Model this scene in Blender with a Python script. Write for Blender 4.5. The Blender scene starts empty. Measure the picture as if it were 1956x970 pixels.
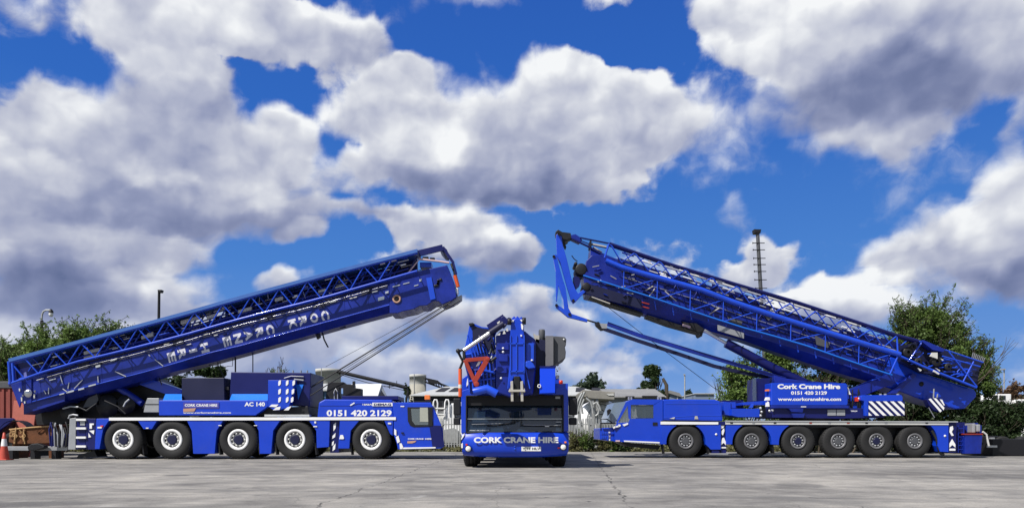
import bpy, bmesh, math, random
import numpy as np
from mathutils import Vector, Matrix
R = math.radians
sc = bpy.context.scene
COL = sc.collection
random.seed(7); RNG = np.random.default_rng(7)

# ------------------------------------------------------------------ camera, sky, sun, exposure
FPX, CX, HY, CAMH = 1400.0, 978.0, 829.0, 0.92      # focal length and horizon measured on the photograph
cam = bpy.data.objects.new('camera', bpy.data.cameras.new('camera'))
COL.objects.link(cam); sc.camera = cam
cam.location = (0, 0, CAMH); cam.rotation_euler = (R(90), 0, 0)
cam.data.sensor_width = 36; cam.data.lens = 36 * FPX / 1956
cam.data.shift_y = (HY - 485) / 1956
cam.data.clip_start = 0.1; cam.data.clip_end = 6000
sc.view_settings.view_transform = 'Standard'; sc.view_settings.look = 'None'
sc.view_settings.exposure = 0.3; sc.view_settings.gamma = 1

SUN_EL, SUN_AZ = 50.0, 228.0        # azimuth clockwise from +Y: the sun stands behind the camera, to the left
sd = Vector((math.sin(R(SUN_AZ)) * math.cos(R(SUN_EL)), math.cos(R(SUN_AZ)) * math.cos(R(SUN_EL)), math.sin(R(SUN_EL))))
sun = bpy.data.objects.new('sun', bpy.data.lights.new('sun', 'SUN')); COL.objects.link(sun)
sun.data.energy = 5.0; sun.data.angle = R(0.5); sun.data.color = (1.0, 0.955, 0.89)
sun.rotation_euler = sd.to_track_quat('Z', 'Y').to_euler(); sun.location = (-20, -20, 40)

def P(px, py, d):                     # a pixel of the photograph at a depth of d metres
    return Vector(((px - CX) * d / FPX, d, CAMH + (HY - py) * d / FPX))

def shader_tools(nt):
    N = nt.nodes; L = nt.links
    class T: pass
    t = T(); t.L = L
    def mk(ty, **k):
        n = N.new(ty)
        for a, b in k.items(): setattr(n, a, b)
        return n
    def val(s, v):
        if isinstance(v, (int, float, tuple)): s.default_value = v
        else: L.new(v, s)
    def m(op, a, b=0.0, c=None, clamp=False):
        n = mk('ShaderNodeMath', operation=op, use_clamp=clamp)
        val(n.inputs[0], a); val(n.inputs[1], b)
        if c is not None: val(n.inputs[2], c)
        return n.outputs[0]
    def vm(op, a, b=None):
        n = mk('ShaderNodeVectorMath', operation=op)
        val(n.inputs[0], a)
        if b is not None: val(n.inputs[1], b)
        return n.outputs['Value'] if op in ('DOT_PRODUCT', 'LENGTH', 'DISTANCE') else n.outputs[0]
    def mr(v, a, b, c, d, sm=True):
        n = mk('ShaderNodeMapRange', interpolation_type='SMOOTHSTEP' if sm else 'LINEAR')
        for i, x in enumerate((v, a, b, c, d)): val(n.inputs[i], x)
        return n.outputs[0]
    def mixc(f, a, b, mode='MIX'):
        n = mk('ShaderNodeMix', data_type='RGBA', blend_type=mode)
        val(n.inputs[0], f); val(n.inputs[6], a); val(n.inputs[7], b)
        return n.outputs[2]
    def noise(vec, scale, detail=2, rough=0.5, typ='FBM', dist=0.0, dim='3D', out=0):
        n = mk('ShaderNodeTexNoise', noise_dimensions=dim, noise_type=typ)
        if vec is not None: L.new(vec, n.inputs['Vector'])
        n.inputs['Scale'].default_value = scale
        n.inputs['Detail'].default_value = detail; n.inputs['Roughness'].default_value = rough
        n.inputs['Distortion'].default_value = dist
        return n.outputs[out]
    def ramp(fac, stops):
        n = mk('ShaderNodeValToRGB'); L.new(fac, n.inputs[0]); e = n.color_ramp.elements
        for i, (p, c) in enumerate(stops):
            x = e[i] if i < 2 else e.new(p)
            x.position = p; x.color = (*c, 1)
        return n.outputs[0]
    t.mk, t.m, t.vm, t.mr, t.mixc, t.noise, t.ramp = mk, m, vm, mr, mixc, noise, ramp
    return t

def build_world():
    w = bpy.data.worlds.new('World'); sc.world = w; w.use_nodes = True
    nt = w.node_tree; nt.nodes.clear(); t = shader_tools(nt)
    sky = t.mk('ShaderNodeTexSky', sky_type='NISHITA'); sky.sun_disc = False
    sky.sun_elevation = R(SUN_EL); sky.sun_rotation = R(SUN_AZ); sky.ozone_density = 2.0; sky.dust_density = 0.4
    tc = t.mk('ShaderNodeTexCoord')
    c = t.noise(tc.outputs['Generated'], 3.0, 3, 0.5)       # broken cumulus in the half of the sky behind the camera
    col = t.mixc(t.mr(c, 0.47, 0.60, 0.0, 0.8), sky.outputs[0], (4.2, 4.4, 5.0, 1))
    bg = t.mk('ShaderNodeBackground'); t.L.new(col, bg.inputs[0]); bg.inputs[1].default_value = 0.075
    o = t.mk('ShaderNodeOutputWorld'); t.L.new(bg.outputs[0], o.inputs[0])
build_world()

def build_sky():
    """The sky of the far side: part of a dome 2.8 km away; its cumulus heaps stand in fixed directions."""
    from mathutils import noise as mn
    na, ne = 560, 210
    az = np.linspace(R(-78), R(78), na); el = np.linspace(R(-2.5), R(50), ne)
    A, E = np.meshgrid(az, el); A = A.ravel(); E = E.ravel(); n = len(A)
    def warp(scale, seed, octv):
        o = np.empty((n, 2))
        for i in range(n):
            v = mn.fractal(Vector((A[i] * scale + seed, E[i] * scale, seed)), 0.9, 2.1, octv)
            u = mn.fractal(Vector((A[i] * scale, E[i] * scale + seed * 2, -seed)), 0.9, 2.1, octv)
            o[i] = (u, v)
        return o
    w1 = warp(7.0, 3.1, 3); w2 = warp(30.0, 9.7, 3)
    a = A + w1[:, 0] * .026 + w2[:, 0] * .011; e = E + w1[:, 1] * .02 + w2[:, 1] * .011
    def dirpx(px, py):
        q = math.atan((px - CX) / FPX); return q, math.atan((HY - py) / FPX * math.cos(q))
    B = np.zeros(n); S = np.zeros(n); D = np.zeros(n)
    for lst, tone in ((CLOUDS, 0), (TONES, 1)):
        for cx, cy, rx, ry, wt in lst:
            ca, ce = dirpx(cx, cy); a2 = dirpx(cx + rx, cy)[0]; a1 = dirpx(cx - rx, cy)[0]
            e2 = dirpx(cx, cy - ry)[1]; e1 = dirpx(cx, cy + ry)[1]
            qx = (a - ca) / ((a2 - a1) / 2); qy = (e - ce) / ((e2 - e1) / 2)
            if not tone and wt > 0: qx /= 1.03; qy /= 1.03
            t = np.clip(1 - qx * qx - qy * qy, 0, 1)
            if tone: D += t * wt
            else:
                B += t * wt
                if wt > 0: S += t * qy
    off = np.clip((np.abs(A) - .66) / .2, 0, 1) * np.clip((w1[:, 0] + .25) * 2.0, 0, 1) * 1.2
    B += off
    rad = 2800.0
    co = np.stack([np.sin(A) * np.cos(E) * rad, np.cos(A) * np.cos(E) * rad, np.sin(E) * rad + CAMH], 1)
    i = np.arange(n).reshape(ne, na)
    q = np.stack([i[:-1, :-1], i[1:, :-1], i[1:, 1:], i[:-1, 1:]], -1).reshape(-1, 4)
    me = bpy.data.meshes.new('sky'); me.vertices.add(n); me.vertices.foreach_set('co', co.ravel())
    me.loops.add(q.size); me.loops.foreach_set('vertex_index', q.ravel())
    me.polygons.add(len(q)); me.polygons.foreach_set('loop_start', np.arange(0, q.size, 4)); me.update()
    me.polygons.foreach_set('use_smooth', np.ones(len(q), bool))
    at = me.attributes.new('heap', 'FLOAT_VECTOR', 'POINT')
    at.data.foreach_set('vector', np.stack([B, S, D], 1).astype(np.float32).ravel())
    at = me.attributes.new('azel', 'FLOAT_VECTOR', 'POINT')
    at.data.foreach_set('vector', np.stack([A, E, w1[:, 0]], 1).astype(np.float32).ravel())
    ob = bpy.data.objects.new('sky', me); COL.objects.link(ob); ob['kind'] = 'structure'
    mat = bpy.data.materials.new('sky'); mat.use_nodes = True; nt = mat.node_tree; nt.nodes.clear(); me.materials.append(mat)
    mat.cycles.emission_sampling = 'NONE'
    t = shader_tools(nt); m, vm, mr, mixc = t.m, t.vm, t.mr, t.mixc
    h = t.mk('ShaderNodeAttribute', attribute_name='heap'); hs = t.mk('ShaderNodeSeparateXYZ'); t.L.new(h.outputs['Vector'], hs.inputs[0])
    g = t.mk('ShaderNodeAttribute', attribute_name='azel'); gs = t.mk('ShaderNodeSeparateXYZ'); t.L.new(g.outputs['Vector'], gs.inputs[0])
    Bn, Sn, Dn = hs.outputs; el_ = gs.outputs[1]; w1n = gs.outputs[2]
    p0 = vm('MULTIPLY', g.outputs['Vector'], (1, 1.2, 0))
    wv = t.noise(p0, 14, 3, .55, dim='2D', out=1)
    p1 = vm('ADD', p0, vm('MULTIPLY', vm('SUBTRACT', wv, (.5, .5, .5)), (.035, .035, 0)))
    def billow(vec):
        a_ = t.noise(vec, 8.0, 4, 0.45, dim='2D')
        v = t.mk('ShaderNodeTexVoronoi', feature='SMOOTH_F1', voronoi_dimensions='2D'); t.L.new(vec, v.inputs['Vector']); v.inputs['Smoothness'].default_value = 0.35
        v.inputs['Scale'].default_value = 17; v.inputs['Detail'].default_value = 1.6; v.inputs['Roughness'].default_value = 0.5; v.normalize = True
        return m('SUBTRACT', m('MULTIPLY', a_, 1.35), m('MULTIPLY', v.outputs['Distance'], 0.60))
    b0 = billow(p1); b1 = billow(vm('ADD', p1, (-.010, .020, 0)))
    relief = m('SUBTRACT', b0, b1)
    fine = t.noise(p1, 60, 5, 0.65, dim='2D')
    dens = m('ADD', m('ADD', Bn, m('MULTIPLY', m('SUBTRACT', b0, 0.37), 1.1)), m('MULTIPLY', m('SUBTRACT', fine, 0.5), 0.30))
    hi = mr(t.noise(p0, 4.5, 1, dim='2D'), 0.35, 0.62, 0.46, 1.1, False)
    alpha = mr(dens, 0.10, hi, 0.0, 1.0)
    lit = m('ADD', m('ADD', 0.66, m('MULTIPLY', mr(Bn, 0.3, 1.1, 0.12, 0.0), 1.0)), m('MULTIPLY', m('DIVIDE', Sn, m('ADD', Bn, 0.35)), 0.40))
    lit = m('ADD', lit, m('MULTIPLY', relief, 0.46))
    lit = m('ADD', lit, m('MULTIPLY', m('SUBTRACT', b0, 0.42), 0.30))
    lit = m('ADD', lit, Dn)
    lit = m('ADD', lit, m('MULTIPLY', m('SUBTRACT', fine, .5), 0.07))
    lit = m('ADD', lit, m('MULTIPLY', w1n, 0.12), clamp=True)
    cloud = t.ramp(lit, ((0.0, (0.095, 0.125, 0.24)), (1.0, (0.74, 0.755, 0.77)), (0.2, (0.145, 0.175, 0.305)), (0.42, (0.235, 0.265, 0.40)), (0.62, (0.37, 0.395, 0.50)), (0.82, (0.54, 0.56, 0.62))))
    skyc = t.ramp(m('DIVIDE', el_, 0.62), ((0.0, (0.27, 0.39, 0.62)), (1.0, (0.018, 0.080, 0.36)), (0.12, (0.125, 0.26, 0.56)), (0.35, (0.058, 0.185, 0.51)), (0.65, (0.026, 0.115, 0.43))))
    cloud = mixc(mr(el_, 0.0, 0.2, 0.45, 0.0), cloud, (0.30, 0.38, 0.60, 1))
    colr = mixc(alpha, skyc, cloud)
    em = t.mk('ShaderNodeEmission'); t.L.new(colr, em.inputs[0]); em.inputs[1].default_value = 1.0
    o = t.mk('ShaderNodeOutputMaterial'); t.L.new(em.outputs[0], o.inputs[0])
# cumulus seen from the yard: centre and half size of each heap on the photograph, weight (turned into directions above)
CLOUDS = [
 # upper left bank
 (300,50,170,90,.9),(440,40,190,90,.9),(600,70,150,70,.8),(690,75,60,40,.4),(470,120,130,70,.7),(330,150,150,80,.8),(60,215,150,75,.8),(200,225,190,90,.9),
 (330,250,170,90,.8),(120,330,230,110,1.),(350,330,190,100,.9),(520,260,120,90,.8),(720,180,110,85,.8),(760,140,70,40,.4),(600,220,110,60,.4),(620,330,140,90,.7),
 (150,430,270,90,1.),(430,400,210,75,.8),(70,520,190,90,.9),(180,490,170,60,.7),(300,470,120,30,.4),(600,410,150,40,.45),(90,590,190,60,.6),
 # long heap across the middle
 (820,220,150,120,.9),(860,320,170,90,.9),(960,230,150,90,.8),(1075,170,120,100,.9),(1080,290,210,110,1.),(1210,230,160,90,.9),(1320,235,90,75,.7),(1000,355,170,45,.6),(770,300,110,70,.6),(1170,330,110,40,.3),
 (560,452,70,28,.9),(820,425,150,38,.75),(950,490,110,50,.9),(850,465,110,32,.6),(720,400,90,24,.4),
 # upper right bank
 (1400,10,120,60,.7),(1500,50,170,85,.9),(1660,60,220,110,1.),(1850,70,190,150,1.),(1570,170,170,100,.9),(1700,220,190,80,.8),(1760,265,60,65,.6),(1940,190,90,120,.7),(1600,270,120,30,.3),
 # lower right heap
 (1925,350,70,70,.9),(1820,440,130,70,.9),(1900,460,120,100,1.),(1740,490,90,55,.7),(1930,540,110,60,.7),(1800,530,120,45,.6),(1700,610,110,40,.5),
 # small heaps
 (1400,405,60,34,.32),(1460,480,65,66,.8),(1530,487,26,32,.55),(1400,525,70,32,.6),(1600,575,130,42,.8),(1530,590,110,40,.5),(1640,600,120,30,.5),(1170,360,120,30,.25),
 # banks low over the horizon
 (525,540,45,38,.9),(300,560,190,50,.75),(200,590,190,50,.6),(420,600,130,30,.5),(700,610,260,60,.7),(960,610,180,60,.75),(1130,660,130,50,.45),(640,700,330,60,.6),(900,700,250,60,.6),(1080,730,220,30,.4),(820,590,140,40,.6),(1560,560,60,30,.4),(450,680,200,60,.5),(1180,700,60,30,.4),
 (350,640,200,60,.6),(1250,640,60,30,.3),(1180,590,90,30,.35),(1080,640,100,40,.5),(520,640,150,50,.6),(60,640,130,40,.5),
 # rifts
 (515,150,150,66,-.72),(655,262,70,60,-.50),(560,190,70,40,-.25),(870,170,60,60,-.35),(640,110,80,40,-.2),(1430,330,120,40,-.3),(1250,420,160,40,-.3),(480,500,200,30,-.35),(900,70,150,70,-.5),(1250,90,110,50,-.4),(1180,60,120,60,-.4),(1380,110,50,60,-.3),(1890,215,50,50,-.5),(440,140,40,20,-.3),(130,110,120,80,-.35),(665,378,26,16,-.5),(60,15,120,40,.35),(840,35,60,25,.10),(935,35,40,30,.10),(560,510,120,26,-.3)]
# how the heaps differ from one another in tone
TONES = [(150,385,300,60,-.22),(400,400,260,60,-.20),(80,560,200,90,-.34),(80,440,150,40,-.15),(270,440,150,45,-.22),(950,360,230,55,-.40),(1640,185,240,90,-.40),(1800,170,170,90,-.22),(1830,60,180,70,-.05),
 (1900,545,150,50,-.34),(1760,510,130,30,-.18),(930,510,110,30,-.22),(850,480,110,20,-.15),(1580,600,120,24,-.15),(620,300,120,60,-.06),(560,380,170,60,-.12),(350,200,140,60,-.12),(200,560,200,50,-.15),
 (740,190,110,80,.12),(1060,170,120,80,.12),(1250,230,120,70,.12),(270,330,80,30,.22),(490,375,70,22,.2),(60,330,110,45,.2),(590,320,50,36,.18),(1470,60,120,60,.15),(1800,430,100,50,.18),(860,270,60,60,.18),(440,50,170,60,.05),
 (700,640,260,60,-.14),(960,640,200,40,-.12),(600,700,330,60,-.12),(900,720,300,40,-.12),(300,560,120,24,.1)]
build_sky()

# ------------------------------------------------------------------ materials
MATS = {}
def paint(name, col, rough=0.4, metal=0.0, var=0.12, scale=1.5, bump=0.0, spec=0.32, coat=0.0, dust=0.0):
    mat = bpy.data.materials.new(name); mat.use_nodes = True; nt = mat.node_tree
    bs = nt.nodes['Principled BSDF']; t = shader_tools(nt)
    tc = t.mk('ShaderNodeTexCoord')
    n1 = t.noise(tc.outputs['Object'], scale, 5, 0.6); n2 = t.noise(tc.outputs['Object'], scale * 9, 3, 0.6)
    f = t.m('ADD', t.m('MULTIPLY', t.m('SUBTRACT', n1, 0.5), var * 3), t.m('MULTIPLY', t.m('SUBTRACT', n2, 0.5), var))
    f = t.m('ADD', f, 1.0)
    c = t.vm('MULTIPLY', (*col, ), t.vm('ADD', f, (0, 0, 0)))
    if dust:          # road dust and scuffs in irregular patches and runs
        sv = t.vm('MULTIPLY', tc.outputs['Object'], (5.0, 5.0, 0.8))
        k = t.m('MULTIPLY', t.mr(t.noise(tc.outputs['Object'], 1.1, 5, .65, dist=.8), 0.50, 0.72, 0.0, 1.0), t.mr(t.noise(sv, 1.0, 4, .6), 0.42, 0.68, 0.25, 1.0))
        c = t.mixc(t.m('MULTIPLY', k, dust), c, (0.10, 0.10, 0.11, 1))
    t.L.new(c, bs.inputs['Base Color'])
    t.L.new(t.m('ADD', rough, t.m('MULTIPLY', t.m('SUBTRACT', n1, 0.5), 0.25), None, True), bs.inputs['Roughness'])
    bs.inputs['Metallic'].default_value = metal; bs.inputs['Specular IOR Level'].default_value = spec
    bs.inputs['Coat Weight'].default_value = coat; bs.inputs['Coat Roughness'].default_value = 0.06
    if bump:
        b = t.mk('ShaderNodeBump'); b.inputs['Strength'].default_value = bump; b.inputs['Distance'].default_value = 0.02
        t.L.new(n2, b.inputs['Height']); t.L.new(b.outputs[0], bs.inputs['Normal'])
    MATS[name] = mat; return mat
def glass(name, tint, solid, ior=1.6):
    mat = bpy.data.materials.new(name); mat.use_nodes = True; nt = mat.node_tree
    bs = nt.nodes['Principled BSDF']; bs.inputs['Base Color'].default_value = (*tint, 1); bs.inputs['Roughness'].default_value = 0.04
    bs.inputs['Specular IOR Level'].default_value = 0.5; bs.inputs['IOR'].default_value = ior; bs.inputs['Alpha'].default_value = solid
    MATS[name] = mat; return mat
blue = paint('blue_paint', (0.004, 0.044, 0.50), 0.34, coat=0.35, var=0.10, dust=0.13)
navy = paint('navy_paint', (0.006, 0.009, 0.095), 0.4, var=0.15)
boomblue = paint('shaded_boom_blue', (0.006, 0.019, 0.22), 0.38, var=0.45, coat=0.12, dust=0.10)  # darker copy of the body blue, shade on the boom put into it
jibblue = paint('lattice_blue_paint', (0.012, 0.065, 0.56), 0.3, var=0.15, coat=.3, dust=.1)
azure = paint('sunlit_azure', (0.015, 0.16, 0.66), 0.4, var=0.06)  # lighter blue: sun and sky on upward covers put into the colour
white = paint('white_paint', (0.78, 0.78, 0.78), 0.45, var=0.06)
offwhite = paint('weathered_white', (0.55, 0.55, 0.53), 0.6, var=0.14)
black = paint('black_paint', (0.012, 0.012, 0.015), 0.5)
greasy = paint('greasy_dark_steel', (0.013, 0.013, 0.016), 0.5, var=0.3, scale=4)
rubber = paint('tyre_rubber', (0.019, 0.019, 0.020), 0.75, var=0.22, bump=0.25, scale=3, spec=0.3)
steel = paint('grey_steel', (0.32, 0.33, 0.35), 0.45, 0.3, var=0.2)
silver = paint('bright_steel', (0.62, 0.63, 0.65), 0.3, 0.6, var=0.15)
cabgrey = paint('dark_grey_cabinet', (0.075, 0.078, 0.088), 0.55)
orange = paint('orange_paint', (0.62, 0.10, 0.03), 0.45, var=0.15)
redp = paint('faded_red_paint', (0.30, 0.035, 0.022), 0.5, var=0.25)
lampred = paint('red_lens', (0.6, 0.04, 0.02), 0.2)
lampor = paint('amber_lens', (0.85, 0.22, 0.05), 0.2)
lens = paint('clear_lens', (0.75, 0.75, 0.72), 0.15)
stand = paint('beige_steel', (0.42, 0.40, 0.36), 0.6, var=0.15)
maroon = paint('maroon_container', (0.23, 0.055, 0.045), 0.7, var=0.25)
salmon = paint('rusty_pink_panel', (0.36, 0.10, 0.075), 0.75, var=0.25)
timber = paint('brown_timber', (0.12, 0.045, 0.018), 0.8, var=0.35, scale=5, bump=0.4)
ropem = paint('tan_rope', (0.45, 0.28, 0.13), 0.85, var=0.25)
galv = paint('galvanised_steel', (0.36, 0.37, 0.37), 0.55, 0.3, var=0.25, scale=4)
glassd = glass('dark_cab_glass', (0.018, 0.024, 0.034), 0.93)
glassc = glass('clear_cab_glass', (0.10, 0.14, 0.18), 0.35)
glassw = glass('windscreen_glass', (0.20, 0.27, 0.36), 0.72)
bark = paint('bark', (0.075, 0.06, 0.045), 0.9, var=0.3, bump=0.5)
twig = paint('dark_twigs', (0.05, 0.038, 0.028), 0.9)
concw = paint('pale_concrete', (0.42, 0.42, 0.40), 0.8, var=0.14, scale=.3)
concb = paint('buff_concrete', (0.31, 0.30, 0.26), 0.8, var=0.16, scale=.3)
roofm = paint('pale_roof_sheeting', (0.42, 0.43, 0.43), 0.6, var=0.12, scale=.4)
roofd = paint('grey_roof_sheeting', (0.22, 0.22, 0.22), 0.65, var=0.2, scale=.4)
wallg = paint('grey_cladding', (0.17, 0.18, 0.19), 0.7, var=0.12, scale=.4)
wallb = paint('blue_grey_cladding', (0.05, 0.10, 0.19), 0.6, var=0.2, scale=.6)
walld = paint('dark_opening', (0.02, 0.02, 0.026), 0.8)
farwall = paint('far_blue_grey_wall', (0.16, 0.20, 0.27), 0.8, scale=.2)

def leafmat(name, c1, c2, scale=1.2):
    mat = bpy.data.materials.new(name); mat.use_nodes = True; nt = mat.node_tree
    bs = nt.nodes['Principled BSDF']; t = shader_tools(nt); tc = t.mk('ShaderNodeTexCoord')
    at = t.mk('ShaderNodeAttribute', attribute_name='tone')
    f = t.m('ADD', t.m('MULTIPLY', at.outputs['Fac'], 0.75), t.m('MULTIPLY', t.noise(tc.outputs['Object'], scale, 3), 0.4), None, True)
    t.L.new(t.mixc(f, (*c1, 1), (*c2, 1)), bs.inputs['Base Color'])
    bs.inputs['Roughness'].default_value = 0.55; bs.inputs['Specular IOR Level'].default_value = 0.3
    tr = t.mk('ShaderNodeBsdfTranslucent'); t.L.new(t.mixc(f, (*c1, 1), (*[min(1, v * 1.3) for v in c2], 1)), tr.inputs[0])
    mx = t.mk('ShaderNodeMixShader'); mx.inputs[0].default_value = 0.25
    t.L.new(bs.outputs[0], mx.inputs[1]); t.L.new(tr.outputs[0], mx.inputs[2])
    t.L.new(mx.outputs[0], nt.nodes['Material Output'].inputs[0])
    return mat
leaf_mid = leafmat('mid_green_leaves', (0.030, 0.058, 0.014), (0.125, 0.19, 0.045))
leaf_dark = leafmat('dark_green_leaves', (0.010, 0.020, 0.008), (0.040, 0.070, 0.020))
leaf_lite = leafmat('light_green_leaves', (0.045, 0.085, 0.018), (0.19, 0.28, 0.07))
leaf_brown = leafmat('brown_leaves', (0.05, 0.035, 0.02), (0.16, 0.09, 0.05))
leaf_far = leafmat('distant_green_leaves', (0.020, 0.036, 0.024), (0.055, 0.085, 0.05), .4)
grassm = leafmat('dry_grass', (0.05, 0.06, 0.02), (0.17, 0.16, 0.07), 2)

# ------------------------------------------------------------------ mesh helpers
V = Vector
def wloc(o):
    l = V((0, 0, 0))
    while o is not None: l += o.location; o = o.parent
    return l
def raw(v, f):
    me = bpy.data.meshes.new('m'); me.from_pydata([tuple(x) for x in v], [], f); return me
class MB:
    def __init__(s): s.v = []; s.f = []; s.sm = []
    def add(s, v, f, sm=False):
        n = len(s.v); s.v += [V(x) for x in v]; s.f += [[n + i for i in q] for q in f]; s.sm += [sm] * len(f); return s
    def prism(s, pts, off):
        n = len(pts); pts = [V(p) for p in pts]; off = V(off)
        return s.add(pts + [p + off for p in pts], [list(range(n)), [n + i for i in range(n)][::-1]] + [[i, i + n, (i + 1) % n + n, (i + 1) % n] for i in range(n)])
    def px(s, poly, d0, d1): return s.prism([P(x, y, d0) for x, y in poly], (0, d1 - d0, 0))
    def loft(s, poly, d0, d1):     # a solid whose far face is drawn in, like a cab that tapers in plan
        n = len(poly); return s.add([P(x, y, d0) for x, y in poly] + [P(x, y, d1) for x, y in poly], [list(range(n)), [n + i for i in range(n)][::-1]] + [[i, i + n, (i + 1) % n + n, (i + 1) % n] for i in range(n)])
    def pxb(s, x0, y0, x1, y1, d0, d1): return s.px([(x0, y0), (x1, y0), (x1, y1), (x0, y1)], d0, d1)
    def box(s, a, b):
        (x0, y0, z0), (x1, y1, z1) = a, b
        return s.prism([(x0, y0, z0), (x1, y0, z0), (x1, y0, z1), (x0, y0, z1)], (0, y1 - y0, 0))
    def bar(s, a, b, w, h=None, up=(0, 0, 1)):
        a = V(a); b = V(b); h = h or w; t = (b - a).normalized(); u = V(up)
        if abs(t.dot(u)) > .98: u = V((0, 1, 0))
        sx = t.cross(u).normalized() * w / 2; sz = sx.cross(t).normalized() * h / 2
        return s.prism([a - sx - sz, a + sx - sz, a + sx + sz, a - sx + sz], b - a)
    def tube(s, pts, r, n=7, r2=None):
        pts = [V(p) for p in pts]; m = len(pts); r2 = r if r2 is None else r2; vs = []; fs = []; u = None
        for i, p in enumerate(pts):
            t = (pts[min(i + 1, m - 1)] - pts[max(i - 1, 0)]).normalized()
            if u is None: u = t.cross(V((0, 1, 0)) if abs(t.y) < .9 else V((1, 0, 0))).normalized()
            u = (u - t * u.dot(t)).normalized(); w = t.cross(u); rr = r + (r2 - r) * i / max(m - 1, 1)
            for k in range(n):
                g = 2 * math.pi * k / n; vs.append(p + (u * math.cos(g) + w * math.sin(g)) * rr)
        for i in range(m - 1):
            for k in range(n): fs.append([i * n + k, i * n + (k + 1) % n, (i + 1) * n + (k + 1) % n, (i + 1) * n + k])
        s.add(vs, fs, True); s.add(vs[:n], [list(range(n))[::-1]]); s.add(vs[-n:], [list(range(n))]); return s
    def lathe(s, c, axis, prof, n=36, a0=0.0, a1=2 * math.pi, sm=True):
        c = V(c); ax = V(axis).normalized(); u = ax.orthogonal().normalized(); w = ax.cross(u); vs = []; fs = []
        for rr, t in prof:
            for k in range(n):
                g = a0 + (a1 - a0) * k / n; vs.append(c + ax * t + (u * math.cos(g) + w * math.sin(g)) * rr)
        for i in range(len(prof) - 1):
            for k in range(n): fs.append([i * n + k, i * n + (k + 1) % n, (i + 1) * n + (k + 1) % n, (i + 1) * n + k])
        return s.add(vs, fs, sm)
    def disc(s, c, axis, r0, r1, t0, t1, n=24):
        return s.lathe(c, axis, [(r0, t0), (r1, t0), (r1, t1), (r0, t1), (r0, t0)], n, sm=False)
    def text(s, body, org, w, h, ux, uz, dep=0.006, bold=0.03, italic=0.0):
        cu = bpy.data.curves.new('t', 'FONT'); cu.body = body; cu.offset = bold; cu.extrude = 0.5; cu.resolution_u = 3; cu.shear = italic
        ob = bpy.data.objects.new('t', cu); COL.objects.link(ob); bpy.context.view_layer.update()
        me = bpy.data.meshes.new_from_object(ob.evaluated_get(bpy.context.evaluated_depsgraph_get()))
        xs = [v.co.x for v in me.vertices]; ys = [v.co.y for v in me.vertices]
        x0, x1, y0, y1 = min(xs), max(xs), min(ys), max(ys); ux = V(ux).normalized(); uz = V(uz).normalized(); nn = ux.cross(uz)
        s.add([V(org) + ux * (v.co.x - x0) / (x1 - x0) * w + uz * (v.co.y - y0) / (y1 - y0) * h + nn * (v.co.z) * dep for v in me.vertices],
              [list(p.vertices) for p in me.polygons])
        bpy.data.objects.remove(ob); bpy.data.curves.remove(cu); bpy.data.meshes.remove(me); return s
    def txpx(s, body, x0, y0, x1, y1, d, **k):      # text facing the camera side, inside a pixel box at depth d
        a = P(x0, y1, d); b = P(x1, y0, d)
        return s.text(body, a, b.x - a.x, b.z - a.z, (1, 0, 0), (0, 0, 1), **k)
    def build(s, name, mat, parent=None, bevel=0.0, org=None, **props):
        me = bpy.data.meshes.new(name)
        pw = wloc(parent) if parent is not None else V((0, 0, 0))
        if org is None: org = pw if parent is not None else V((sum(v.x for v in s.v) / len(s.v), sum(v.y for v in s.v) / len(s.v), min(v.z for v in s.v)))
        org = V(org)
        me.from_pydata([tuple(v - org) for v in s.v], [], s.f)
        me.polygons.foreach_set('use_smooth', s.sm)
        bm = bmesh.new(); bm.from_mesh(me); bmesh.ops.recalc_face_normals(bm, faces=bm.faces); bm.to_mesh(me); bm.free()
        me.materials.append(mat); o = bpy.data.objects.new(name, me); COL.objects.link(o)
        o.parent = parent; o.location = org - pw
        if bevel:
            b = o.modifiers.new('edge', 'BEVEL'); b.width = bevel; b.segments = 2; b.limit_method = 'ANGLE'; b.angle_limit = R(40); b.harden_normals = False
        for k, v in props.items(): o[k] = v
        return o
def tag(o, label, cat, group=None):
    o['label'] = label; o['category'] = cat
    if group: o['group'] = group
    return o
def thing(name, label, cat, loc, group=None):
    o = bpy.data.objects.new(name, None); COL.objects.link(o); o.location = loc; o.empty_display_size = 0.3
    return tag(o, label, cat, group)
def copy_tree(o, parent=None):
    c = o.copy(); COL.objects.link(c); c.parent = parent
    for ch in [x for x in bpy.data.objects if x.parent == o]: copy_tree(ch, c)
    return c

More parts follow.
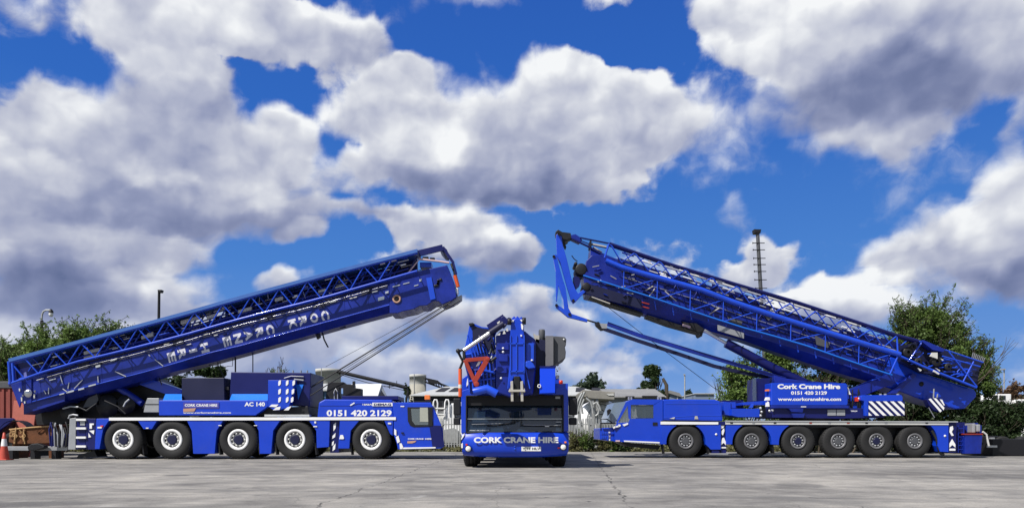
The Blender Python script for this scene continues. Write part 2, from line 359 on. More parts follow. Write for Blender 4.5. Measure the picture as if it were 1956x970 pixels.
# ------------------------------------------------------------------ ground
def ground():
    mat = bpy.data.materials.new('concrete_yard'); mat.use_nodes = True; nt = mat.node_tree; t = shader_tools(nt)
    bs = nt.nodes['Principled BSDF']; tc = t.mk('ShaderNodeTexCoord'); p = tc.outputs['Object']
    big = t.noise(p, 0.22, 4, 0.55, dist=0.6); mid = t.noise(p, 1.3, 5, 0.62); fine = t.noise(p, 38, 3, 0.6)
    st = t.noise(t.vm('MULTIPLY', p, (0.22, 1.1, 1)), 1.0, 4, 0.6, dist=0.8)           # drag marks of tyres run along the yard
    c = t.ramp(t.m('ADD', t.m('MULTIPLY', big, 0.55), t.m('MULTIPLY', mid, 0.45)), ((0.36, (0.120, 0.114, 0.108)), (0.64, (0.36, 0.338, 0.305)), (0.5, (0.235, 0.224, 0.208))))
    c = t.mixc(t.mr(st, 0.50, 0.68, 0.0, 0.65), c, (0.115, 0.113, 0.112, 1))
    c = t.mixc(t.mr(t.noise(p, 0.9, 3, .6, dist=1.2), 0.62, 0.72, 0.0, 0.35), c, (0.42, 0.41, 0.39, 1))
    s2 = t.noise(t.vm('MULTIPLY', p, (0.10, 0.9, 1)), 1.7, 5, 0.6, dist=1.5)
    c = t.mixc(t.mr(t.m('ABSOLUTE', t.m('SUBTRACT', s2, 0.5)), 0.0, 0.012, 0.55, 0.0), c, (0.09, 0.088, 0.085, 1))
    s3 = t.noise(t.vm('MULTIPLY', p, (0.35, 0.5, 1)), 1.0, 5, 0.7, dist=.5)
    c = t.mixc(t.mr(s3, 0.55, 0.62, 0.0, 0.30), c, (0.40, 0.375, 0.335, 1))
    sp = t.noise(p, 2.6, 4, 0.65, dist=1.0)
    c = t.mixc(t.mr(sp, 0.66, 0.70, 0.0, 0.8), c, (0.045, 0.044, 0.045, 1))
    c = t.mixc(t.mr(t.noise(p, 11, 2, 0.5), 0.70, 0.74, 0.0, 0.55), c, (0.06, 0.06, 0.06, 1))
    wob = t.noise(p, 0.9, 3, 0.6); wf = t.noise(p, 7.0, 3, 0.6)
    pw = t.vm('ADD', p, t.vm('MULTIPLY', t.vm('ADD', t.m('ADD', t.m('SUBTRACT', wob, .5), t.m('MULTIPLY', t.m('SUBTRACT', wf, .5), .25)), (0, 0, 0)), (.45, .45, 0)))
    s = t.mk('ShaderNodeSeparateXYZ'); t.L.new(pw, s.inputs[0])
    def line(ax, pos, w):
        return t.m('LESS_THAN', t.m('ABSOLUTE', t.m('SUBTRACT', ax, pos)), w)
    ln = None
    for pos in (-11.3, -2.5, 10.9):
        l = line(s.outputs[0], pos, 0.014); ln = l if ln is None else t.m('MAXIMUM', ln, l)
    ln = t.m('MAXIMUM', ln, line(t.m('SUBTRACT', s.outputs[0], t.m('MULTIPLY', s.outputs[1], 0.09)), 0.65, 0.016))
    for pos in (10.6, 19.2): ln = t.m('MAXIMUM', ln, line(s.outputs[1], pos, 0.013))
    ln = t.m('MULTIPLY', ln, t.mr(t.noise(p, 0.8, 2), 0.38, 0.55, 0.15, 0.85))
    c = t.mixc(ln, c, (0.05, 0.048, 0.045, 1))
    crk = t.mk('ShaderNodeTexVoronoi', feature='DISTANCE_TO_EDGE'); t.L.new(pw, crk.inputs['Vector']); crk.inputs['Scale'].default_value = 0.23
    c = t.mixc(t.m('MULTIPLY', t.m('LESS_THAN', crk.outputs['Distance'], 0.0016), 0.35), c, (0.06, 0.058, 0.055, 1))
    # oil stains with places and shapes of their own
    for (px_, py_, rx, ry, k) in ((1530, 926, .55, .75, .5), (60, 962, 1.1, .5, .6), (338, 907, .35, .35, .75), (1120, 925, .28, .4, .5), (1300, 893, .3, .6, .5), (150, 885, 1.6, .5, .45), (700, 887, .7, .5, .35), (1020, 950, .45, .3, .35), (1840, 935, .5, .4, .3)):
        d = CAMH * FPX / (py_ - HY); ctr = (P(px_, py_, d).x, d, 0)
        q = t.vm('MULTIPLY', t.vm('SUBTRACT', pw, ctr), (1 / rx, 1 / ry, 0))
        g = t.m('ADD', t.vm('LENGTH', q), t.m('MULTIPLY', t.m('SUBTRACT', mid, .5), 1.4))
        c = t.mixc(t.mr(g, 0.55, 1.05, k, 0.0), c, (0.085, 0.083, 0.083, 1))
    c = t.mixc(0.5, c, t.vm('MULTIPLY', c, t.vm('ADD', t.m('MULTIPLY', fine, 2.0), (0, 0, 0))))
    t.L.new(c, bs.inputs['Base Color']); bs.inputs['Roughness'].default_value = 0.85; bs.inputs['Specular IOR Level'].default_value = 0.25
    b = t.mk('ShaderNodeBump'); b.inputs['Strength'].default_value = 0.5; b.inputs['Distance'].default_value = 0.012
    t.L.new(t.m('SUBTRACT', t.m('ADD', mid, t.m('MULTIPLY', fine, .4)), t.m('MULTIPLY', ln, 1.0)), b.inputs['Height']); t.L.new(b.outputs[0], bs.inputs['Normal'])
    yard = MB(); yard.add([(-60, -30, 0), (60, -30, 0), (60, 38.5, 0), (-60, 38.5, 0)], [[0, 1, 2, 3]])
    yard.build('concrete_yard', mat, org=(0, 0, 0), kind='structure')
    far = paint('rough_ground', (0.10, 0.10, 0.065), 0.95, var=0.3, scale=.15)
    g = MB(); g.add([(-2900, -400, -.03), (2900, -400, -.03), (2900, 2795, -.03), (-2900, 2795, -.03)], [[0, 1, 2, 3]])
    g.build('ground', far, org=(0, 0, 0), kind='structure')
ground()

# ------------------------------------------------------------------ shared crane pieces
def make_wheel(parent, px_, d, r, style, side=-1, wid=.38, ang=0.0):
    """wheel part (rim) with tyre, wheel nuts and hub as sub-parts; outer face towards the camera when side is -1"""
    x = P(px_, HY, d).x; c = V((x, d, r)); ax = (0, side, 0); w = wid
    
    rim = MB(); R_ = r * .545 if style == 'white' else r * .47
    rim.lathe(c, ax, [(R_, -.012), (R_ * .97, .01), (R_ * .74, .0), (R_ * .73, -.10)], 36)
    o = rim.build('wheel', white if style == 'white' else paint_rim, parent, org=c)
    ty = MB(); ty.lathe(c, ax, [(R_ * .99, -.03), (r * .60, .012), (r * .80, .022), (r * .925, -.004), (r * .985, -.045), (r, -.09), (r, -w * .42), (r * .972, -w * .43), (r * .972, -w * .46), (r, -w * .47), (r, -w * .7), (r * .972, -w * .71), (r * .972, -w * .74), (r, -w * .75), (r, -w + .06), (r * .93, -w), (r * .5, -w + .02)], 44)
    for k in range(40):                                   # shoulder lugs
        g = 2 * math.pi * k / 40
        u = V((math.cos(g), 0, math.sin(g))); a = c + u * r * .955 + V(ax) * -.02
        ty.bar(a, c + u * r * .998 + V(ax) * -.10, .035, .03, up=u)
    ty.build('tyre', rubber, o, org=c)
    bk = MB(); bk.lathe(c, ax, [(R_ * .735, -.085), (.001, -.118)], 24); bk.build('wheel_well', black, o, org=c)
    nt_ = MB(); nt_.lathe(c, ax, [(R_ * .62, -.10), (R_ * .60, -.06), (R_ * .47, -.06), (R_ * .45, -.10)], 30)
    for k in range(10):
        g = 2 * math.pi * (k + .3) / 10; q = c + V((math.cos(g), 0, math.sin(g))) * R_ * .585
        nt_.lathe(q, ax, [(.034, -.07), (.034, -.015), (.001, -.012)], 6)
    nt_.build('wheel_nuts', offwhite if style == 'white' else steel, o, org=c)
    hb = MB(); hb.lathe(c, ax, [(R_ * .47, -.08), (R_ * .45, -.02), (R_ * .40, -.005), (.001, -.004)], 24, sm=False)
    hb.build('hub', blacknavy if style in ('white', 'bluehub') else cabgrey, o, org=c)
    o.rotation_euler.y = ang
    return o
paint_rim = paint('grey_rim_paint', (0.15, 0.15, 0.16), 0.45, 0.2, var=0.3, scale=4)

def hazard(parent, x0, y0, x1, y1, d, n, lean=1, name='hazard_panel', base=None):
    """white diagonal bars on a navy plate"""
    pl = MB().pxb(x0, y0, x1, y1, d, d + .02).build(name, base or navy, parent)
    w = x1 - x0; h = y1 - y0; m = MB()
    import itertools
    step = (w + h) / n
    for k in range(n + 1):
        s0 = x0 - h + k * step; bw = step * .5
        def cl(poly):           # clip to the plate in x
            out = []
            for lo, sgn in ((x0 + .3, 1), (x1 - .3, -1)):
                out = []; 
                for i, p in enumerate(poly):
                    q = poly[(i + 1) % len(poly)]; a = (p[0] - lo) * sgn >= 0; b = (q[0] - lo) * sgn >= 0
                    if a: out.append(p)
                    if a != b:
                        tt = (lo - p[0]) / (q[0] - p[0]); out.append((lo, p[1] + (q[1] - p[1]) * tt))
                poly = out
                if len(poly) < 3: return []
            return poly
        ya, yb = y0 + .4, y1 - .4
        if lean > 0: poly = [(s0, ya), (s0 + bw, ya), (s0 + bw + h, yb), (s0 + h, yb)]
        else: poly = [(s0 + h, ya), (s0 + h + bw, ya), (s0 + bw, yb), (s0, yb)]
        poly = cl(poly)
        if len(poly) > 2: m.px(poly, d - .005, d - .001)
    m.build('hazard_stripes', white, pl)
    return pl

def lattice(top, bot, nodes, rch, rdi, far=None, mb=None, vert=False, phase=0):
    """zigzag between two chords given as functions t->point"""
    for i in range(nodes):
        t0 = i / nodes; t1 = (i + 1) / nodes; tm = (i + .5) / nodes
        mb.tube([top(t0), bot(tm)], rdi, 5); mb.tube([bot(tm), top(t1)], rdi, 5)
        if vert: mb.tube([bot(t0), top(t0)], rdi * .8, 5)

def lerp_px(pts, x):
    for (x0, y0), (x1, y1) in zip(pts, pts[1:]):
        if x <= x1: return y0 + (y1 - y0) * (x - x0) / (x1 - x0)
    (x0, y0), (x1, y1) = pts[-2:]
    return y1 + (y1 - y0) / (x1 - x0) * (x - x1)

# ------------------------------------------------------------------ crane on the left
def crane_left():
    d0 = 27.0; d1 = 29.7
    c = thing('mobile_crane', 'blue five axle crane on the left with a phone number beside its cab', 'crane', (P(470, HY, d0).x, (d0 + d1) / 2, 0), 'blue mobile cranes')
    # chassis
    m = MB(); m.pxb(198, 806, 745, 842, d0 + .75, d1 - .75)
    for x in (235, 328, 455, 563, 709):
        m.tube([P(x, 840, d0 + .2), P(x, 840, d1 - .2)], .16, 10)
    m.build('chassis', black, c)
    m = MB(); m.pxb(190, 797.5, 753, 803, d0 + .02, d1); m.build('deck', navy, c)
    MB().px([(208, 797), (756, 796), (756, 801.5), (208, 802.5)], d0 - .012, d0 + .015).build('stripe', white, c)
    panels = [[(184, 799), (208, 799), (208, 803), (197, 819), (190, 857), (181, 857)], [(263, 803), (300, 803), (290, 819), (274, 819)],
              [(357, 803), (426, 803), (414, 822), (410, 866), (369, 866), (366, 822)], [(484, 803), (535, 803), (522, 822), (518, 866), (496, 866), (494, 822)],
              [(590, 803), (630, 803), (628, 853), (605, 855), (604, 822)], [(649, 803), (686, 803), (670, 822), (667, 856), (646, 856)],
              [(734, 803), (751, 803), (750, 832), (745, 828)]]
    for i, q in enumerate(panels):
        o = MB().px(q, d0 + .01, d0 + .42).build('side_panel', blue, c, bevel=.012)
    # details on panels
    for q in ((190, 816, 8, 3), (281, 817, 5, 2), (420, 812, 6, 1.5), (488, 812, 6, 1.5), (602, 806, 3.5, 3.5), (602, 814, 7, 2), (744, 808, 6, 3)):
        MB().pxb(q[0] - q[2] / 2, q[1] - q[3] / 2, q[0] + q[2] / 2, q[1] + q[3] / 2, d0 - .02, d0 + .01).build('marker_lamp', lens, c)
    MB().px([(192, 812), (197, 812), (196, 815), (191, 815)], d0 - .015, d0 + .012).build('marker_lamp', lampred, c)
    MB().px([(650, 830), (655, 830), (657, 836), (656, 838), (648, 838), (649, 834)], d0 - .02, d0 + .012).build('filler_cap', white, c)
    # dark wheel housings
    for xa, xb in ((199, 268), (293, 362), (414, 496), (522, 602), (668, 746)): MB().pxb(xa, 803.5, xb, 850, d0 + .46, d0 + .5).build('wheel_housing', greasy, c)
    MB().pxb(205, 803.5, 260, 812, d0 + .2, d0 + .45).build('wheel_arch', greasy, c); MB().pxb(668, 803, 734, 824, d0 + .12, d0 + .45).build('wheel_arch', greasy, c)
    for xa in (270, 350, 416, 492, 524, 600, 668): MB().px([(xa, 845), (xa + 3, 845), (xa + 5, 868), (xa + 3, 868)], d0 + .1, d0 + .4).build('mud_flap', black, c)
    # outrigger box between the last two axles
    MB().pxb(630.5, 803, 647.5, 864, d0 + .12, d1 - .1).build('outrigger_box', navy, c, bevel=.01)
    for q in ([(637, 810), (642, 806), (641, 817), (637, 823)], [(635, 832), (641, 826), (640, 834), (634, 838)], [(634, 844), (638, 841), (637, 849), (633, 851)], [(636, 852), (641, 846), (640, 857), (635, 861)]):
        MB().px(q, d0 + .1, d0 + .115).build('hazard_mark', white, c)
    # tail: ladder plates, outrigger with marks, grey plate
    MB().pxb(145, 800, 163, 857, d0 + .05, d1 - .1).build('tail_box', navy, c)
    for y in (799, 815.5, 833, 850): MB().pxb(145, y, 163.5, y + 4, d0 - .03, d0 + .045).build('step', white, c)
    MB().pxb(153, 804, 162, 812, d0 + .03, d0 + .047).build('vent', steel, c)
    MB().pxb(163.5, 799, 183, 858, d0 + .03, d1).build('outrigger_box', navy, c, bevel=.01)
    for q in ([(171, 808), (179, 808), (179, 811), (175.5, 811), (175.5, 818), (171, 818)], [(170, 822), (180, 821), (179, 829)], [(169, 826), (174, 834), (169, 835)]):
        MB().px(q, d0 + .0, d0 + .025).build('hazard_mark', white, c)
    MB().px([(133, 799), (145, 797), (144, 858), (130, 858)], d0 + .02, d0 + .9).build('tail_plate', steel, c, bevel=.01)
    MB().tube([P(131, 799, d0 + .1), P(133, 793, d0 + .1), P(140, 791.5, d0 + .1), P(149, 793, d0 + .1)], .035).build('grab_rail', steel, c)
    # jack float and foot under the tail
    m = MB(); m.tube([P(183, 855, d0 + .5), P(183, 872, d0 + .5)], .12, 12); m.px([(150, 868), (180, 860), (186, 872), (146, 874)], d0 + .2, d0 + .9); m.build('outrigger_jack', black, c)
    # hoses hanging at the tail
    for k in range(11):
        x = 97 + k * 3.2 + random.uniform(-1, 1); y0 = 804 + random.uniform(0, 14)
        pts = [P(x + random.uniform(-5, 5), y0, d0 + .3), P(x + random.uniform(-3, 4), y0 + 14, d0 + .2), P(x + random.uniform(-4, 4), 848 + random.uniform(0, 8), d0 + .25)]
        MB().tube(pts, .03).build('hose', random.choice([navy, boomblue, black, black, steel, offwhite]), c)
    MB().px([(96, 832), (112, 828), (128, 832), (128, 858), (96, 858)], d0 + .45, d0 + 1.4).build('tool_locker', navy, c)
    for x in (235, 328, 455, 563, 709):
        make_wheel(c, x, d0 + .03, .72, 'white', ang=random.uniform(0, 1)); make_wheel(c, x * .92 + 80, d1, .70, 'white', 1)
    # engine bonnet
    m = MB(); m.px([(609, 768), (620, 762), (749, 763), (752, 797), (606, 797)], d0 + .06, d1 - .25); b = m.build('engine_bonnet', blue, c, bevel=.04)
    MB().px([(610, 773), (672, 773), (682, 769), (749, 769), (749, 770.3), (683, 770.3), (673, 774.3), (610, 774.3)], d0 + .045, d0 + .062).build('crease', blue, b)
    MB().px([(668, 773), (676, 768), (678, 769.5), (670, 774.5)], d0 + .03, d0 + .044).build('handle', white, b)
    MB().pxb(653, 755.5, 760, 763, d0 + .5, d1 - .6).build('bonnet_top', navy, c, bevel=.01)
    MB().txpx('0151 420 2129', 624, 782.5, 748, 794.5, d0 + .055, bold=.035).build('phone_number', white, c)
    MB().txpx('TEREX', 691, 769, 711, 773.6, d0 + .055, bold=.04).build('maker_lettering', white, c)
    pl = MB().pxb(711, 768.5, 750, 775, d0 + .03, d0 + .043).build('name_plate', white, c)
    MB().txpx('DEMAG', 714, 769.8, 747, 774, d0 + .026, bold=.03).build('plate_lettering', navy, pl)
    # cab
    cab = MB().px([(757, 769), (822, 769), (828, 776), (843, 812), (849, 852), (842, 856), (762, 858), (752, 830), (752, 797), (749, 768)], d0 + .02, d0 + .1).build('cab', blue, c, bevel=.02)
    MB().px([(800, 769), (822, 769), (843, 812), (848, 852), (842, 856), (800, 856)], d0 + 2.46, d0 + 2.5).build('cab_far_pillar', navy, cab)
    MB().loft([(757, 768), (823, 768), (824, 772), (757, 772)], d0 + .1, d0 + 2.45).build('roof', blue, cab)
    MB().loft([(752, 816), (846, 816), (848, 853), (760, 857)], d0 + .1, d0 + 2.45).build('cab_floor', blue, cab)
    MB().px([(752, 772), (758, 772), (758, 817), (752, 817)], d0 + .1, d0 + 2.45).build('rear_wall', blue, cab)
    MB().loft([(826, 776), (828, 776), (844, 814), (842, 814)], d0 + .1, d0 + 2.45).build('windscreen', glassd, cab)
    # door opening glass: dark window with lighter pane
    win = MB().px([(778, 777), (823, 777), (828, 814), (790, 815), (783, 812), (779, 804)], d0 - .0, d0 + .018).build('window_frame', black, c, bevel=.004)
    MB().px([(785, 780), (818, 780), (822, 811), (793, 811), (787, 803)], d0 - .012, d0 - .002).build('pane', glasslite, win)
    MB().px([(802, 778), (817, 778), (818, 805), (802, 805)], d0 - .018, d0 - .014).build('reflection_post', paint_beige, win)  # beige strip on the pane, a reflection put in as colour
    MB().pxb(818, 777, 826, 813, d0 - .02, d0 - .004).build('pillar', black, win)
    MB().px([(820, 812), (842, 812), (848, 852), (826, 853)], d0 - .004, d0 + .016).build('corner_panel', navy, cab, bevel=.004)
    for q in ([(753, 818), (757, 821), (757, 832), (753, 829)], [(756, 834), (761, 831), (764, 843), (759, 846)], [(763, 846), (767, 846), (770, 853), (768, 857), (764, 857)]):
        MB().px(q, d0 - .02, d0 + .012).build('hazard_mark', white, c)
    MB().px([(765, 854), (832, 853), (832, 855.5), (765, 857)], d0 - .01, d0 + .015).build('sill_stripe', white, c)
    MB().txpx('CORK CRANE', 779, 836, 809, 839, d0 + .0, bold=.03).build('door_lettering', white, c); MB().txpx('HIRE', 812, 836, 825, 839, d0 + .0, bold=.03).build('door_lettering', white, c)
    MB().px([(778, 842), (795, 841), (793, 844), (787, 846), (778, 846)], d0 + .005, d0 + .018).build('sticker', paint_tan, c)
    MB().pxb(765, 774.5, 772, 776.5, d0 + .0, d0 + .018).build('sticker', white, c)
    MB().pxb(766, 825, 771, 827, d0 - .03, d0 + .018).build('door_handle', black, c)
    m = MB(); m.tube([P(824, 776, d0 + .1), P(832, 780, d0 - .25)], .015); m.build('mirror_arm', black, c)
    MB().pxb(811, 754, 821.5, 763, d0 + .5, d0 + .7).build('beacon', lampor, c, bevel=.02)
    MB().pxb(814, 763, 819, 769, d0 + .52, d0 + .66).build('beacon_post', black, c)
    # hook cradle
    m = MB(); m.px([(622, 762), (625, 738), (627, 729), (655, 729), (660, 733), (676, 734), (676, 740), (690, 742), (690, 757), (655, 757), (655, 740), (648, 740), (648, 762)], d0 + 1.0, d0 + 1.35)
    m.px([(655, 735), (669, 738), (673, 734), (673, 728), (677, 727), (677, 736), (671, 742), (655, 739)], d0 + 1.4, d0 + 1.6); m.build('hook_cradle', greasy, c, bevel=.015)
    MB().tube([P(639, 762, d0 + .9), P(638, 748, d0 + .9), P(641, 742, d0 + .9), (P(645, 748, d0 + .9)), P(645, 762, d0 + .9)], .025).build('grab_rail', steel, c)
    # superstructure
    tt = MB(); tt.lathe(P(470, 796.5, d0 + 1.35), (0, 0, 1), [(0.001, 0), (1.15, 0), (1.15, .18), (.001, .18)], 36); tt.build('turntable', greasy, c)
    MB().px([(303.5, 764), (512, 764), (512, 776), (488, 793), (303.5, 793)], d0 + .04, d0 + 2.5).build('superstructure_frame', blue, c, bevel=.02)
    MB().px([(488, 793), (512, 777), (551, 777), (588, 775), (591, 793)], d0 + .3, d0 + 2.2).build('rear_frame', greasy, c, bevel=.02)
    MB().pxb(505, 791.5, 591, 795.5, d0 - .0, d0 + .25).build('running_board', silver, c, bevel=.006)
    sl = V((0, .35, .24))
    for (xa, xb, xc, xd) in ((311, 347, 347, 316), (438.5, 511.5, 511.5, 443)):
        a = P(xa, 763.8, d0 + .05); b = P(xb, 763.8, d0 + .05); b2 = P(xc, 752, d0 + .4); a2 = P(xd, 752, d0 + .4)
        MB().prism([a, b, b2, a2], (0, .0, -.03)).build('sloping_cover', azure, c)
    MB().px([(347, 721), (428, 721), (429, 764), (347, 764)], d0 + .42, d0 + 1.3).build('fuel_tank', blacknavy, c, bevel=.02)
    MB().px([(441, 710), (593.7, 711.5), (591.4, 776), (438.5, 764)], d0 + .42, d0 + 2.3).build('engine_housing', navy, c, bevel=.02)
    MB().pxb(422, 738, 437, 744, d0 + .5, d0 + .8).build('exhaust_pipe', black, c)
    m = MB(); m.px([(512, 725.5), (562, 725.5), (556, 765), (551, 778), (525, 784), (512, 776)], d0 + .02, d0 + .4); hp = m.build('valve_cabinet', blue, c, bevel=.015)
    for cxx, lean in ((534, .0), (548.5, .0), (561, -1.5)):
        for k, yy in enumerate((731, 747.5, 763)):
            x = cxx + lean * k
            m = MB(); m.px([(x - 2.3, yy - 3), (x + .5, yy - 5.5), (x + 2.6, yy - 5), (x + 2.2, yy + 2), (x - .5, yy + 5), (x - 2.6, yy + 5)], d0 + .0, d0 + .016); m.build('hazard_mark', white, hp)
    for q in ([(514, 776), (519, 772), (532, 772), (527, 777)], [(521, 783), (528, 777), (536, 776), (534, 782)], [(542, 783), (549, 777), (557, 775), (551, 783)]):
        MB().px(q, d0 + .0, d0 + .016).build('hazard_mark', white, c)
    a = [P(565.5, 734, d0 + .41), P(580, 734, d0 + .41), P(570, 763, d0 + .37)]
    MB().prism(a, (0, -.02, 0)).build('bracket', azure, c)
    m = MB()
    for x in (530, 541, 560, 575, 587): m.tube([P(x, 712, d0 + .6), P(x, 707, d0 + .6)], .03)
    m.tube([P(543, 722, d0 + .38), P(556, 718, d0 + .38), P(580, 719, d0 + .38)], .02); m.tube([P(562, 724, d0 + .36), P(580, 726, d0 + .36)], .03)
    m.build('pipework', steel, c)
    st = MB().px([(281, 760), (303.5, 760), (303.5, 787), (274, 787), (277, 772)], d0 + .1, d0 + 1.8).build('counterweight_slab', steel, c, bevel=.015)
    MB().pxb(277, 771, 303, 772.5, d0 + .09, d0 + .11).build('slab_joint', black, st)
    pl = MB().pxb(350, 768, 418, 779, d0 + .02, d0 + .036).build('name_plate', paint_plate, c)
    MB().txpx('CORK CRANE HIRE', 353, 771, 415, 776, d0 + .018, bold=.03).build('plate_lettering', white, pl)
    MB().px([(350, 780), (374, 779), (371, 785), (350, 786)], d0 + .02, d0 + .036).build('sticker', paint_tan, c)
    MB().txpx('www.corkcranehire.com', 350, 786, 441, 789.2, d0 + .036, bold=.02).build('web_address', white, c)
    MB().txpx('AC 140', 467, 767.5, 506, 775.5, d0 + .036, bold=.035).build('model_lettering', white, c)
    # winches and boom foot below the lattice
    m = MB(); m.px([(70, 812), (66, 787), (122, 767), (215, 745), (262, 728), (300, 722), (318, 735), (318, 797)], d0 + 1.7, d0 + 2.5); m.build('boom_foot_frame', greasy, c, bevel=.02)
    m = MB(); m.px([(158, 778), (168, 760), (185, 752), (190, 772), (172, 776)], d0 + 1.0, d0 + 1.2); m.build('guard_plate', cabgrey, c)
    for x, y, r in ((205, 775, .42), (240, 772, .36), (130, 788, .3)):
        MB().lathe(P(x, y, d0 + 1.0), (0, 1, 0), [(.001, 0), (r, 0), (r, .08), (r * .6, .1), (r * .6, .9), (r, .92), (r, 1.0), (.001, 1.0)], 24).build('winch_drum', greasy, c)
    for q in (((236, 776), (240, 768), (247, 762)), ((274, 780), (278, 770), (284, 762)), ((120, 780), (135, 776), (150, 777)), ((150, 777), (165, 784), (185, 770)), ((200, 765), (225, 776), (240, 790))):
        MB().tube([P(x, y, d0 + .8) for x, y in q], .035).build('hose', random.choice([steel, black, silver]), c)
    MB().tube([P(219, 735, d0 + 1.15), P(272, 770, d0 + 1.1)], .13, 14).build('luffing_cylinder', boomblue, c)
    MB().px([(258, 731), (277.6, 719), (308, 730), (347, 744), (347, 751), (315, 752), (290, 743)], d0 + 1.3, d0 + 1.7).build('boom_support_arm', blue, c, bevel=.02)
    # telescopic boom: mid fold, lower fold and underside lines on the photograph
    mid = [(20, 733), (55.7, 719), (109, 703.5), (159, 688), (240, 669.5), (364, 637), (460, 609), (528, 592), (601, 574), (680, 552), (780, 522), (854, 506.7)]
    fold = [(55.7, 768.5), (115.5, 752), (192, 731), (240, 720), (313, 700), (399, 674), (460, 659.6), (660, 604.6), (744.5, 582)]
    bot = [(64, 785), (124, 765), (240, 737), (321, 712), (416, 689.5), (460, 677), (680, 615), (744, 598)]
    y0, y1 = d0 + .55, d0 + 1.85; xs = [45, 100, 160, 220, 280, 340, 400, 460, 520, 580, 640, 700, 744]
    def ring(x, side):            # near and far points of the three folds
        yy = y0 if side == 0 else y1; s_ = .26 if side == 0 else -.26
        return yy, s_
    vs = []; fs = []
    for x in xs:
        ym, yf, yb = lerp_px(mid, x), lerp_px(fold, x), lerp_px(bot, x)
        up = ym - 26
        A = P(x, ym - 12, y0 + .2); Bp = P(x, ym + 3, y0); C_ = P(x, yf, y0 - .01); D_ = P(x, yb, y0 + .30)
        row = [A, Bp, C_, D_]
        hw = (y0 + y1) / 2
        row += [V((q.x, 2 * hw - q.y, q.z)) for q in row[::-1]]
        vs += row
    k = 8
    for i in range(len(xs) - 1):
        for j in range(k): fs.append([i * k + j, i * k + (j + 1) % k, (i + 1) * k + (j + 1) % k, (i + 1) * k + j])
    fs += [list(range(k)), [(len(xs) - 1) * k + j for j in range(k)]]
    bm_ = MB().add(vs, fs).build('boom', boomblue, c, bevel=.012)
    m = MB(); m.tube([P(x, lerp_px(fold, x), y0 - .02) for x in xs], .018, 5); m.build('weld_seam', jibblue, bm_)
    for f0, rr, mt in ((.30, .016, black), (.22, .012, silver), (.10, .022, greasy)):   # hoses and rails clipped along the boom
        pts_ = [P(x, lerp_px(mid, x) + (lerp_px(fold, x) - lerp_px(mid, x)) * f0 + random.uniform(-.6, .6), y0 - .03) for x in range(90, 741, 25)]
        MB().tube(pts_, rr, 5).build('boom_hose', mt, bm_)
    for k in range(26):                                        # clips, scuffed edges and small plates
        x = random.uniform(80, 735); f0 = random.uniform(.06, .42); y = lerp_px(mid, x) + (lerp_px(fold, x) - lerp_px(mid, x)) * f0; w = random.uniform(3, 16)
        MB().px([(x, y), (x + w, y - w * .265), (x + w, y - w * .265 + 1.6), (x, y + 1.6)], y0 - .05, y0 - .02).build('boom_clip', random.choice([silver, blacknavy, navy, boomblue, offwhite]), bm_)
    for x in (75, 133, 191, 249, 300, 655, 700):                               # pressed stiffeners of the side plate
        MB().bar(P(x, lerp_px(mid, x) + 6, y0 - .0), P(x + 4, lerp_px(fold, x) - 2, y0 - .0), .05, .03, up=(0, 1, 0)).build('stiffener', boomblue, bm_)
    for x in (150, 330, 505, 610, 690): MB().px([(x, lerp_px(mid, x) + 5), (x + 20, lerp_px(mid, x + 20) + 5), (x + 19, lerp_px(mid, x + 19) + 16), (x + 1, lerp_px(mid, x + 1) + 16)], y0 - .035, y0 - .012).build('boom_plate', blacknavy, bm_)
    # boom head with sheaves
    hd = MB().px([(744, 534), (802, 517), (854, 506), (860, 520), (867, 538), (872, 567), (862, 574), (845, 581), (838, 575), (827, 575), (815, 583), (802, 584), (790, 590), (770, 594), (759, 598), (744, 598)], y0 - .03, y1 + .03).build('boom_head', boomblue, c, bevel=.02)
    MB().px([(814, 531), (824, 529), (832, 570), (822, 573)], y0 - .07, y0 - .035).build('stiffener', jibblue, hd)
    MB().lathe(P(758, 571, y0 - .03), (0, -1, 0), [(.16, 0), (.16, .04), (.10, .04), (.09, -.0)], 24).build('pivot_boss', paint_tan, hd)
    MB().lathe(P(758, 571, y0 - .03), (0, -1, 0), [(.001, .02), (.10, .02), (.10, 0)], 24).build('pin', black, hd)
    for x, y, w, h in ((728, 567, 12, 6), (739, 556, 6, 4), (803, 533, 4, 4), (795, 544, 8, 1.6), (776, 540, 12, 1.6), (757, 545, 14, 1.6), (716, 556, 10, 1.6)):
        MB().px([(x - w / 2, y + w * .13), (x + w / 2, y - w * .13), (x + w / 2, y - w * .13 + h), (x - w / 2, y + w * .13 + h)], y0 - .05, y0 - .034).build('plate_mark', silver, hd)
    for k in range(7):
        x = 826 + random.uniform(0, 20); y = 532 + random.uniform(0, 18)
        MB().lathe(P(x, y, y0 - .035), (0, -1, 0), [(.05, 0), (.05, .03), (.001, .03)], 10).build('bolt', greasy, hd)
    for (x, y, r) in ((865, 565, .17), (862, 545, .13)):
        MB().lathe(P(x, y, y0 + .2), (0, 1, 0), [(.001, 0), (r, 0), (r, .05), (r * .8, .08), (r, .11), (r, .9), (.001, .9)], 24).build('sheave', greasy, hd)
    # gear at the tip
    fr = MB()
    for d in (y0 + .0, y1 - .1):
        fr.bar(P(800, 484, d), P(846, 473, d), .1, .22); fr.bar(P(846, 472, d), P(866, 502, d), .08, .1); fr.bar(P(797, 490, d), P(779, 522, d), .05, .05)
        fr.bar(P(866, 502, d), P(872, 524, d), .07)
    fr.px([(838, 473), (848, 471), (854, 477), (852, 484), (846, 482)], y0, y1 - .1)
    fr.build('tip_frame', navy, c)
    m = MB(); m.tube([P(801, 495, y0 - .05), P(838, 499, y0 - .05), P(858, 502, y0 - .05)], .04); m.tube([P(801, 495, y0 - .05), P(780, 521, y0 - .08)], .025); m.build('tip_stay', salmonw, c)
